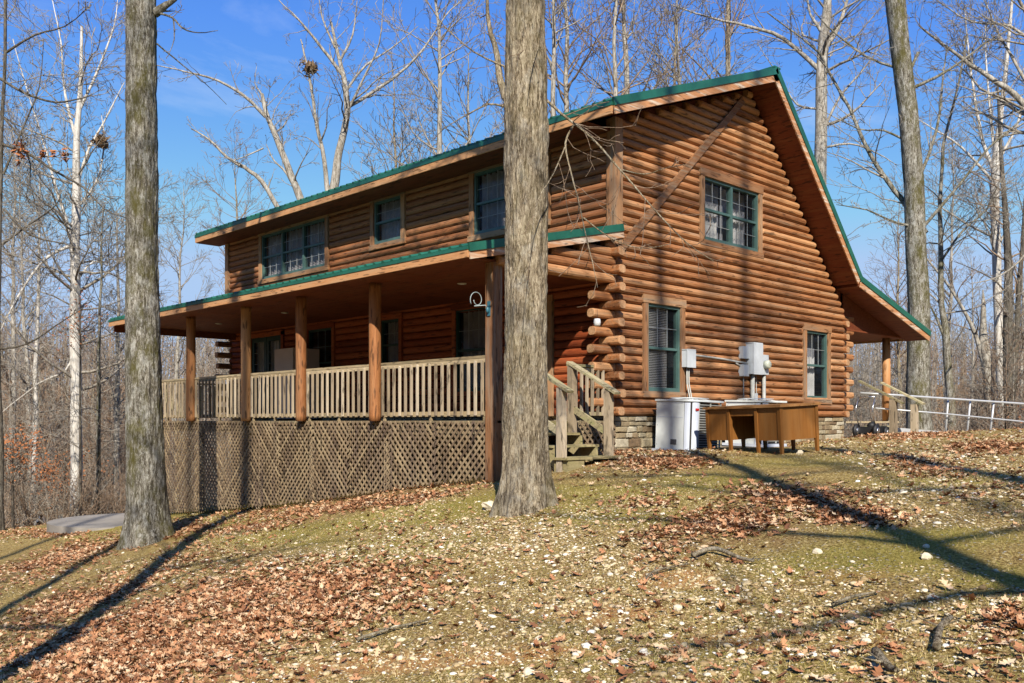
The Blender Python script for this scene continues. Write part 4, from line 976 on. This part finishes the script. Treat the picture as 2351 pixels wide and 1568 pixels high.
guided('hickory_tree','pale leaning tree whose limbs rise above the left end of the upper roof',34.,[(705,600,22),(692,460,19),(668,400,17),(640,330,15),(615,270,12),(600,215,8)],'bark_pale',lev=4,rmin=.007,dens=1.,base=1,
 limbs=[([(690,470),(660,400),(630,370),(610,330)],7,0,.8,3),([(640,480),(600,415),(560,385),(520,360),(480,320),(440,295)],12,-.2,.6,3),([(610,268),(560,220),(500,185),(430,165),(360,150)],9,-.3,.7,3),([(605,340),(560,360),(505,378)],4,-.2,.8,2),([(600,215),(585,190),(590,150)],4,0,2,3)],crown=[(.3,.95,12,1.6,.8)])
guided('hickory_tree','forked tree with a leaf nest rising above the middle of the upper roof',36.,[(770,560,26),(764,440,22),(775,370,18),(790,300,16),(798,255,14),(790,180,12),(775,120,8),(760,50,6)],'bark_pale','twig_grey',lev=4,rmin=.007,base=1,
 limbs=[([(752,440),(745,370),(728,290),(715,200),(700,130),(690,90)],12,0,.5,3),([(792,250),(850,215),(920,165),(975,110),(1020,40),(1060,0)],9,.2,.8,3),([(790,215),(840,150),(900,110),(960,60)],7,0,.9,3),([(785,170),(740,110),(690,50),(640,0)],9,-.2,.8,3),([(795,260),(830,190),(870,100),(880,0)],7,-.2,.8,3),([(780,140),(810,80),(820,0)],7,0,1.,3),([(770,110),(740,40),(730,-30)],6,.1,1,3)],crown=[(.5,.98,10,3.,.5)])
guided('oak_tree','pale forked tree rising behind the steep right side of the roof',40.,[(1885,700,34),(1882,430,30),(1885,300,27),(1886,200,26),(1890,90,24),(1900,0,18),(1905,-200,12)],'bark_pale','twig_grey',lev=4,rmin=.007,base=1,
 limbs=[([(1888,120),(1925,60),(1945,0),(1965,-60)],14,.1,.8,3),([(1880,160),(1800,90),(1720,60),(1630,40),(1540,10)],11,.2,.8,3),([(1884,70),(1860,30),(1850,-40)],9,0,.8,3),([(1890,300),(1930,220),(1990,150),(2030,90)],7,0,1.,3),([(1884,250),(1830,240),(1790,180),(1740,100)],6,.2,1.,3),([(1886,340),(1950,330),(2010,350),(2060,380)],6,.1,1.,3)],crown=[(.35,.95,20,4.5,.4)])
guided('maple_tree','pale trunk with steep forks near the right edge, standing behind the ramp',38.,[(2303,1000,20),(2298,900,20),(2292,750,19),(2288,600,19),(2284,450,20),(2287,370,20),(2300,250,10),(2312,120,8),(2325,0,6)],'bark_white','twig_grey',lev=4,rmin=.007,
 limbs=[([(2284,400),(2258,330),(2240,240),(2225,130),(2215,20)],10,.2,.9,3),([(2286,380),(2330,300),(2351,240),(2400,180)],8,.1,.9,3),([(2283,420),(2210,340),(2150,300),(2100,270)],7,.1,.9,3),([(2284,370),(2275,270),(2265,160),(2262,60)],8,.2,1.,3)],crown=[(.4,.95,18,4,.5)])
guided('maple_tree','dark slender double trunk beside the pale tree at the right edge',36.,[(2322,1000,26),(2318,900,26),(2314,780,24),(2316,640,18),(2308,480,12),(2300,380,9),(2290,200,5)],'bark_dark','twig_brown',lev=4,rmin=.007,
 limbs=[([(2326,900),(2334,760),(2342,620),(2351,500),(2362,380)],17,0,.5,3),([(2330,700),(2290,650),(2240,620),(2190,600)],5,0,1,3),([(2345,560),(2351,500),(2330,420)],5,0,1,3)],crown=[(.4,.95,16,3,.4)])
guided('dead_snag','broken grey snag with a pointed top left of the pale right-hand tree',37.,[(2280,1000,22),(2272,900,22),(2260,800,22),(2257,760,16),(2258,700,10),(2257,665,2)],'bark_pale','twig_brown',lev=3,rmin=.01,
 limbs=[([(2272,880),(2240,770),(2200,690),(2150,620),(2100,560)],12,0,.6,3)])
guided('young_tree','crooked mossy tree close behind the thick trunk by the back porch',33.,[(2186,1000,20),(2182,900,18),(2172,780,17),(2160,700,13),(2162,620,12),(2158,480,9),(2165,330,7),(2200,200,5),(2220,80,4)],'bark_mossy','twig_grey',lev=4,rmin=.007,
 limbs=[([(2175,790),(2150,730),(2130,690)],9,0,.7,3),([(2160,600),(2210,530),(2265,480),(2300,410),(2351,350)],6,.1,.9,3),([(2158,560),(2120,560),(2090,600)],4,0,1,3)],crown=[(.3,.95,20,3,.4)])
guided('oak_tree','long bare limb and trunk reaching in from the top right corner',28.,[(2460,1000,46),(2440,700,42),(2420,450,38),(2400,250,34),(2390,0,28),(2380,-300,20)],'bark_pale','twig_grey',lev=3,rmin=.007,
 limbs=[([(2420,380),(2351,240),(2290,190),(2230,150),(2170,105),(2110,60)],17,.1,.9,3),([(2400,300),(2351,180),(2300,90),(2260,0)],10,.2,.9,3),([(2395,120),(2320,60),(2230,50),(2150,0)],8,-.1,1,3),([(2420,500),(2340,600),(2280,640),(2230,650)],6,.1,1,3)],crown=[(.5,.95,10,4,.4)])
bt=[(1290,34,1,300),(1420,36,1,260),(1565,42,0,230),(1700,45,1,180),(1480,48,0,200),(1340,44,0,230),(1075,46,0,340),(1010,40,1,360),(880,44,0,380),(1620,38,1,160),(1790,50,0,150)]
wherel=['the grey foreground trunk','the upper roof near the corner trim','the roof left of the brace','the rising rake of the roof','the roof, right of the foreground trunk','the foreground trunk and the roof end','the upper eave left of the foreground trunk','the upper eave above the small window','the roof above the paired window','the rake near its green step','the roof peak']
# leafy clumps, nests
def clump(name,label,cat,c,r,n,matn):
    mb=MB().mat(matn); c=Vector(c)
    for k in range(n):
        q=c+rv(r*.45); s_=random.uniform(.5,1)*r*.45; a=rv(1).normalized(); b_=a.orthogonal().normalized(); 
        mb.add([q-a*s_,q+b_*s_*.35,q+a*s_,q-b_*s_*.35+rv(s_*.3)],[(0,1,2,3)])
    mb.ball(c,r*.7,8,6)
    o=mb.build(name,origin=tuple(c)); return tag(o,label,cat)
clump('squirrel_nest','round leaf nest high in the pale branches at upper left','nest',pix(232,325,33.),.32,110,'nest')
clump('squirrel_nest','round leaf nest in the forked tree above the cabin roof','nest',pix(713,155,36.),.34,120,'nest')

dl=[o for o in bpy.data.objects if o.get('label')=='dark trunk cut by the left edge of the photo'][0]
for (px,py,r_,n_) in ((50,350,.20,60),(97,352,.10,26),(122,350,.05,10),(147,356,.11,26)):
    c=pix(px,py,23.6); mb=MB().mat('dead_leaf')
    for k in range(n_):
        q=c+Vector((random.gauss(0,r_*.35),random.gauss(0,r_*.35),random.gauss(0,r_*.7))); a=rv(1).normalized(); b_=a.orthogonal().normalized(); s_=random.uniform(.05,.10)
        mb.add([q-a*s_,q+b_*s_*.4-a*s_*.3,q+b_*s_*.25,q+b_*s_*.5+a*s_*.3,q+a*s_,q-b_*s_*.5+a*s_*.3,q-b_*s_*.25,q-b_*s_*.4-a*s_*.3],[(0,1,2,6,7),(2,3,4,5,6)])
    mb.build('dead_leaves',dl,origin=tuple(dl.location))
# forest prototypes, then copies
def forest_tree(H,r,bk,tw,kind,lab,cat='tree',first=.3,nb=26,Lb=3.2,lev=3,dens=1.,rm=.008):
    t=empty(kind,lab,cat); mb=MB().mat(bk); pts=[];rad=[]; n=14; x=y=0
    for i in range(n+1):
        z=H*i/n-.3; pts.append(Vector((x,y,z))); rad.append(max(rm,r*(1-.93*i/n))); x+=random.gauss(0,.012*H/4); y+=random.gauss(0,.012*H/4)
    mb.tube(pts,rad,9,cap=False); tr=mb.build('trunk',t)
    cb=MB().mat(tw)
    for j in range(nb):
        f_=(first+(1-first)*random.random())*n; k=min(n-1,int(f_)); q=pts[k].lerp(pts[k+1],f_-k); a=random.uniform(0,6.28); fr=(f_/n-first)/(1-first)
        grow(cb,q,Vector((math.cos(a),math.sin(a),random.uniform(.45,1.5))),Lb*(1.25-.75*fr)*random.uniform(.7,1.2),max(rm,rad[k]*.42),1,lev,.12,.06,dens,rm,sides=(5,4,3,3,3))
    cr=cb.build('crown',t); return t,[tr,cr]
protos=[]
for k in range(7):
    pale=k%2; H=random.uniform(15,21)
    lab=('tall bare tree with pale bark in the woods beyond the cabin' if pale else 'tall bare tree with grey-brown bark in the woods beyond the cabin')
    protos.append(forest_tree(H,.16+.05*random.random(),'bark_pale' if pale else 'bark_grey','twig_grey' if k%3 else 'twig_brown','woodland_tree',lab,first=random.uniform(.22,.4),nb=40,Lb=3.3,lev=3,dens=1.1))
under=[]
for k in range(4): under.append(forest_tree(random.uniform(4,7),.04,'twig_brown' if k%2 else 'twig_grey','twig_brown' if k%2 else 'twig_grey','sapling','thin bare sapling among the woods undergrowth','sapling',first=.05,nb=26,Lb=1.9,lev=3,dens=1.3,rm=.008))
def copy_tree(pr,loc,rz,sc,tilt=0):
    t,ch=pr; r=t.copy(); COL.objects.link(r); r.location=loc; r.rotation_euler=(tilt,random.gauss(0,.02),rz); r.scale=(sc,sc,sc)
    for c_ in ch: q=c_.copy(); COL.objects.link(q); q.parent=r
    return r
def ok_place(r,d):
    x,y=rd2xy(r,d)
    if -4.5<x<13.5 and -2<y<16: return False
    if d<30 and abs(r)<13: return False
    return True
first=[True]*20; used=[]
def place(lst,off,n,dmin,dmax,grp,rmax=.62,scr=(.8,1.25),sel=None):
    c=0; tries=0
    while c<n and tries<20000:
        tries+=1
        d_=math.sqrt(random.uniform(dmin**2,dmax**2)); r_=random.uniform(-rmax,rmax)*d_
        if not ok_place(r_,d_) or abs(d_-39.5-.004*r_*r_)<2: continue
        if sel and not sel(r_,d_): continue
        if any((r_-a)**2+(d_-b_)**2<1.2 for a,b_ in used): continue
        used.append((r_,d_)); x,y=rd2xy(r_,d_); z=gz(x,y)
        k=random.randrange(len(lst)); sc=random.uniform(*scr)
        if first[off+k]:
            first[off+k]=False; t=lst[k][0]; t.location=(x,y,z); t.scale=(sc,)*3; t.rotation_euler=(0,0,random.uniform(0,6.28))
        else: t=copy_tree(lst[k],(x,y,z),random.uniform(0,6.28),sc)
        rat=r_/d_
        t['group']=grp; c+=1
side=lambda r,d: r/d<-.18 or r/d>.32
place(protos,0,7,50,68,'bare trees in the woods around the cabin',sel=side)
place(protos,0,42,58,125,'bare trees in the woods around the cabin',sel=lambda r,d: r/d<-.1 or r/d>.3,scr=(.5,.85))
place(protos,0,5,55,80,'bare trees in the woods around the cabin',sel=lambda r,d: not side(r,d))
place(under,10,70,30,60,'saplings along the edge of the woods',sel=side,scr=(.7,1.3))
place(under,10,60,60,85,'saplings along the edge of the woods',sel=side,scr=(.9,1.6))
for k,(px,d_,c_,y_) in enumerate(bt[:10]):
    r_=(px-CX)/F*d_; x,y=rd2xy(r_,d_+4); z=gz(x,y); pk=(2*k+c_)%7; H=(HY-y_+420)/F*(d_+4)-z
    t=copy_tree(protos[pk],(x,y,z),random.uniform(0,6.28),H/18.); t.name='hardwood_tree'; t['label']='slender bare tree reaching up behind '+wherel[k]
    if 'group' in t: del t['group']
for t in bpy.data.objects:
    if t.parent is None and t.get('group')=='bare trees in the woods around the cabin':
        pale='pale' in t['label']; r_,d_=xy2rd(t.location.x,t.location.y); s=('left of the cabin' if r_/d_<-.18 else 'right of the cabin' if r_/d_>.3 else 'behind the cabin roof')
        dist='far off' if d_>75 else 'at middle distance' if d_>50 else 'nearer'
        t['label']=('pale-barked' if pale else 'grey-brown')+' bare woodland tree '+dist+' '+s
        t['group']='bare woodland trees '+s
# far wood: one mass of stems and twigs that nobody could count
mb=MB()
for k in range(1500):
    d_=random.uniform(95,190); r_=random.uniform(-.68,.68)*d_; x,y=rd2xy(r_,d_); z=float(gz_rd(np.array([r_]),np.array([d_]))[0]); H=random.uniform(7,13)
    mb.mat('twig_grey' if random.random()<.6 else 'twig_brown'); p=Vector((x,y,z-.3)); q=p+Vector((random.gauss(0,.6),random.gauss(0,.6),H))
    mb.tube([p,p.lerp(q,.5)+rv(.2),q],[.16,.11,.03],3,cap=False)
    for j in range(22):
        b0=p.lerp(q,random.uniform(.2,1)); dd=Vector((random.gauss(0,1),random.gauss(0,1),random.uniform(.2,1.6))).normalized()*random.uniform(1,3); mb.tube([b0,b0+dd*.5+rv(.15),b0+dd+rv(.3)],[.045,.03,.018],3,cap=False)
o=mb.build('distant_woods'); tag(o,'hazy brown-grey mass of bare woods on the far hillside','woods',kind='stuff')
# the wood goes on all round: the part behind the photographer
mb=MB()
for k in range(1300):
    a=random.uniform(math.radians(38),math.radians(322)); q_=random.uniform(34,95); r_,d_=q_*math.sin(a),q_*math.cos(a); x,y=rd2xy(r_,d_); z=gz(x,y); H=min(.50*q_,22)*random.uniform(.6,1)
    mb.mat('twig_grey' if random.random()<.5 else 'twig_brown'); p=Vector((x,y,z-.3)); q=p+Vector((random.gauss(0,.6),random.gauss(0,.6),H))
    mb.tube([p,p.lerp(q,.5)+rv(.2),q],[.22,.15,.05],3,cap=False)
    for j in range(34):
        b0=p.lerp(q,random.uniform(.08,1)); dd=Vector((random.gauss(0,1),random.gauss(0,1),random.uniform(0,1.4))).normalized()*random.uniform(1.5,4); mb.tube([b0,b0+dd*.5+rv(.2),b0+dd+rv(.4)],[.07,.05,.03],3,cap=False)
o=mb.build('surrounding_woods'); tag(o,'bare woods that carry on around the clearing outside the photo','woods',kind='stuff')
# brush at the woods edge
mb=MB()
for k in range(5200):
    d_=random.uniform(29,75); r_=random.uniform(-.66,.66)*d_
    if not side(r_,d_) or not ok_place(r_,d_) or abs(d_-39.5-.004*r_*r_)<2: continue
    x,y=rd2xy(r_,d_); z=float(gz_rd(np.array([r_]),np.array([d_]))[0]); mb.mat('twig_brown' if random.random()<.65 else 'twig_grey')
    p=Vector((x,y,z)); 
    for j in range(5):
        dd=Vector((random.gauss(0,.5),random.gauss(0,.5),1)).normalized(); L_=random.uniform(.6,2.4); m_=p+dd*L_*.5+rv(.12); mb.tube([p,m_,p+dd*L_+rv(.25)],[.014,.010,.006],3,cap=False)
        for i_ in range(3): b0=m_.lerp(p+dd*L_,random.random()); mb.tube([b0,b0+rv(.3)],[.007,.004],3,cap=False)
o=mb.build('undergrowth'); tag(o,'tangled brown undergrowth at the edge of the woods','brush',kind='stuff')
# beech saplings holding dead leaves
def leafy(px,py,d_,n,rr,lab):
    c=pix(px,py,d_); zb=gz(c.x,c.y); t=empty('beech_sapling',lab,'sapling',(c.x,c.y,zb)); mb=MB().mat('bark_dark'); mb.tube([(0,0,-.2),(0,.05,(c.z-zb)*.6),(0,0,c.z-zb+.8)],[.05,.035,.01],6,cap=False)
    lf=MB().mat('dead_leaf')
    for k in range(26):
        a=random.uniform(0,6.28); h=c.z-zb+random.gauss(0,.45); e=Vector((math.cos(a)*rr*random.random(),math.sin(a)*rr*random.random(),h)); mb.tube([(0,0,h-.4),e],[.012,.006],3,cap=False)
        for j in range(n//26):
            q=e+rv(.22); a_=rv(1).normalized(); b_=a_.orthogonal(); s_=random.uniform(.03,.06); lf.add([q-a_*s_,q+b_*s_*.5,q+a_*s_,q-b_*s_*.5],[(0,1,2,3)])
    mb.build('stem',t); lf.build('foliage',t)
leafy(30,1045,29,700,1.4,'sapling with dark red-brown dead leaves at the left edge of the woods')
leafy(150,1090,34,900,1.3,'sapling with sparse rusty leaves between the white-barked tree and the pale tree')
leafy(185,740,30,240,.8,'sapling top with orange dead leaves crossing the pale tall trunk')
leafy(2310,1060-60,31,260,.6,'small sapling with orange dead leaves at the foot of the right-hand trunks')
# trees beside and behind the camera that throw the long shadows
def offtree(x,y,H,r,lab,lean=(0,0),n=26,lim=.3):
    z=gz(x,y); t=empty('oak_tree',lab,'tree',(x,y,z)); mb=MB().mat('bark_grey'); pts=[];rad=[]
    for i in range(25): f_=i/24; pts.append(Vector((lean[0]*f_*H+.12*noise.noise((x,f_*5,1)),lean[1]*f_*H+.12*noise.noise((y,f_*5,4)),f_*H-.2))); rad.append(r*(1-.62*f_))
    mb.tube(pts,rad,16,cap=False); mb.build('trunk',t); cb=MB().mat('twig_grey')
    for j in range(n):
        f_=random.uniform(.2,1); k=min(23,int(f_*24)); a=random.uniform(0,6.28); grow(cb,pts[k],Vector((math.cos(a),math.sin(a),random.uniform(.1,.9))),random.uniform(2.5,5.5),rad[k]*lim,1,3,.15,.04,.8,.008,sides=(6,5,3,3,3))
    cb.build('crown',t)
offtree(-14.,7.75-1.2*11.3,24,.22,'oak outside the left edge whose shadow crosses the lower slope',n=18)
offtree(-17.,7.15-1.2*11.6,22,.17,'oak outside the left edge nearest the round patio',n=18)
offtree(-11.5,1.2*(-11.5-1.25),26,.17,'oak behind the photographer on the right hand side',n=22,lim=.5)
offtree(-13.5,1.2*(-13.5-4.0),30,.22,'oak farther behind the photographer on the right',n=20,lim=.42)
offtree(-19.,1.2*(-19.-2.7),34,.11,'tall oak well behind the photographer',n=20,lim=.5)
offtree(-20.,1.2*(-20.)+17.5,24,.16,'oak outside the left edge, well away from the slope',n=14)

# ------------------------------------------------------------------ small things
cp=pix(1371,740,14.3)
t=empty('hanging_cup','small white cup hanging from a thin branch by the log corner','cup',tuple(cp))
mb=MB().mat('cup_white'); mb.tube([(0,0,-.055),(0,0,-.05),(0,0,0),(0,0,.045),(0,0,.055)],[.035,.05,.056,.05,.046],18); mb.build('body',t)
mb=MB().mat('black'); mb.tube([(0,0,.05),(.005,0,.12),(0,0,.2)],.003,5); mb.build('hanger',t)
def rock(px,py,d_,s,lab):
    r_=(px-CX)/F*d_; x,y=rd2xy(r_,d_); z=float(gz_rd(np.array([r_]),np.array([d_]))[0]); mb=MB().mat('stones'); n,m_=9,6
    mb.ball((0,0,0),(s*.62,s*.5,s*.40),n,m_,rnd=.86); mb.v=[tuple(Vector(v)*(1+.9*noise.noise(Vector(v)*14+Vector((px,0,0))))) for v in mb.v]; mb.sm=[False]*len(mb.sm)
    o=mb.build('rock'); o.location=(x,y,z+s*.15); o.rotation_euler=(0,0,px); tag(o,lab,'rock','white rocks on the slope')
def gd(px,py):       # depth at which the view ray meets the ground
    d_=3.
    while d_<40:
        r_=(px-CX)/F*d_
        if EYE-(py-HY)/F*d_<float(gz_rd(np.array([r_]),np.array([d_]))[0]): return d_
        d_+=.05
    return d_
for (px,py,s,l) in ((1130,1168,.16,'grey-white rock against the left root of the foreground trunk'),(2130,1285,.075,'rounded white rock lying in the shadow on the right'),(2128,1262,.06,'small white rock in the upper part of the right shadow'),(2145,1380,.07,'chalky white rock in the cluster right of centre'),(2120,1368,.06,'flat white rock at the left of the right-hand cluster'),
   (1835,1042,.10,'low white stone just right of the desk leg'),(220,1665-130+0,.05,'white stone near the lower left corner'),(228,1262,.10,'white stone in the trunk shadow on the left'),(1880,1277,.07,'pale stone beside the branching shadow'),(1560,1405,.06,'white stone right of the leaf drift'),(1235,1470,.06,'white stone below the centre of the gravel'),(1210,1550,.07,'large white stone at the bottom edge'),(2290,1395,.06,'flat pale stone at the right edge'),(1990,1480,.05,'small white stone in the lower right grass')):
    rock(px,py,gd(px,py),s,l)
def stick(pts,w,lab):
    d_=gd(*pts[0]); P_=[]
    for a,b_ in pts:
        dd=gd(a,b_); q=pix(a,b_,dd); q.z=gz(q.x,q.y)+.03+random.uniform(0,.03); P_.append(q)
    o_=tuple(P_[0]); mb=MB().mat('bark_grey'); sm=smooth_path(P_,4); n=len(sm); mb.tube(sm,[w*(1-.6*k/n)+.003 for k in range(n)],6)
    for k in range(3): q=sm[random.randrange(1,n-1)]; mb.tube([q,q+Vector((random.gauss(0,.12),random.gauss(0,.12),.04))],[w*.4,.003],4,cap=False)
    o=mb.build('fallen_branch',origin=o_); tag(o,lab,'stick','broken sticks on the slope')
stick([(1590,1290),(1640,1278),(1700,1290),(1730,1300)],.02,'curved fallen stick beside the orange clay patch')
stick([(1480,1355),(1500,1330),(1580,1310)],.012,'thin stick below the leaf drift right of centre')
stick([(2150,1500),(2160,1465),(2185,1440)],.022,'short forked stick in the lower right grass')
stick([(2010,1525),(2040,1550),(2060,1568)],.025,'dark broken stick at the bottom edge right of centre')
stick([(1910,1400),(1960,1388),(2010,1376)],.010,'thin pale twig beside the white rock cluster')
stick([(1430,1040),(1465,1010),(1500,1008)],.012,'bundle of twigs between the foundation and the heat pump')
stick([(820,1480),(900,1455),(990,1440)],.012,'long thin stick below the big leaf drift')

# ------------------------------------------------------------------ light, sky, camera
W=bpy.data.worlds.new('World'); scene.world=W; W.use_nodes=True; nt=W.node_tree; nt.nodes.clear()
out=nt.nodes.new('ShaderNodeOutputWorld'); bg=nt.nodes.new('ShaderNodeBackground'); sky=nt.nodes.new('ShaderNodeTexSky'); sky.sky_type='NISHITA'; sky.sun_disc=False
sky.sun_elevation=math.radians(37.1); sky.sun_rotation=math.atan2(-.527,-.632)%(2*math.pi); sky.altitude=300; sky.air_density=1.0; sky.dust_density=.1; sky.ozone_density=2.0
hs=nt.nodes.new('ShaderNodeHueSaturation'); hs.inputs['Saturation'].default_value=1.32; hs.inputs['Value'].default_value=1.68; nt.links.new(sky.outputs[0],hs.inputs['Color'])
tc=nt.nodes.new('ShaderNodeTexCoord'); mp=nt.nodes.new('ShaderNodeMapping'); mp.inputs['Scale'].default_value=(1.5,1.5,5.); nt.links.new(tc.outputs['Generated'],mp.inputs['Vector'])
cn=nz(nt,mp.outputs[0],1.7,7,.6,.6); cr=ramp(nt,cn,[(.57,g(0)),(.80,g(1))])
sz=nt.nodes.new('ShaderNodeSeparateXYZ'); nt.links.new(tc.outputs['Generated'],sz.inputs[0])
lo=ramp(nt,sz.outputs[2],[(.0,g(.75)),(.28,g(.5)),(.50,g(.12))])
cf=math_(nt,'MULTIPLY',cr,lo)
tn=mix(nt,1.,mix(nt,1.,hs.outputs[0],(1.02,.87,1.10),'MULTIPLY'),(3.8,5.4,8.0),'DARKEN'); cm=mix(nt,cf,tn,(7.2,8.2,9.6)); nt.links.new(cm,bg.inputs['Color']); bg.inputs['Strength'].default_value=.075; nt.links.new(bg.outputs[0],out.inputs[0])
sl=bpy.data.lights.new('sun','SUN'); sl.energy=5.0; sl.angle=math.radians(.53); sl.color=(1.,.93,.82); so=bpy.data.objects.new('sun',sl); COL.objects.link(so)
so.rotation_euler=Vector((.511,.613,-.603)).to_track_quat('-Z','Y').to_euler(); so.location=(-20,-20,20)
cam=bpy.data.cameras.new('camera'); co=bpy.data.objects.new('camera',cam); COL.objects.link(co); co.location=(CAMX,CAMY,EYE)
co.rotation_euler=(math.pi/2,0,math.radians(45.9)-math.pi/2+0); cam.sensor_width=36; cam.lens=36*F/2351; cam.shift_y=(HY-784)/2351; cam.clip_start=.05; cam.clip_end=3000
# view direction in the house frame is (cos A, sin A): yaw = A - 90 degrees
co.rotation_euler=(math.pi/2,0,A-math.pi/2)
scene.camera=co
scene.cycles.diffuse_bounces=1
scene.view_settings.view_transform='Standard'; scene.view_settings.look='None'; scene.view_settings.exposure=.58; scene.view_settings.gamma=1
scene.render.resolution_x=1024; scene.render.resolution_y=683
try: scene.cycles.transparent_max_bounces=16
except Exception: pass
print('balusters',nb,'objects',len(bpy.data.objects),'faces',sum(len(m.polygons) for m in bpy.data.meshes))
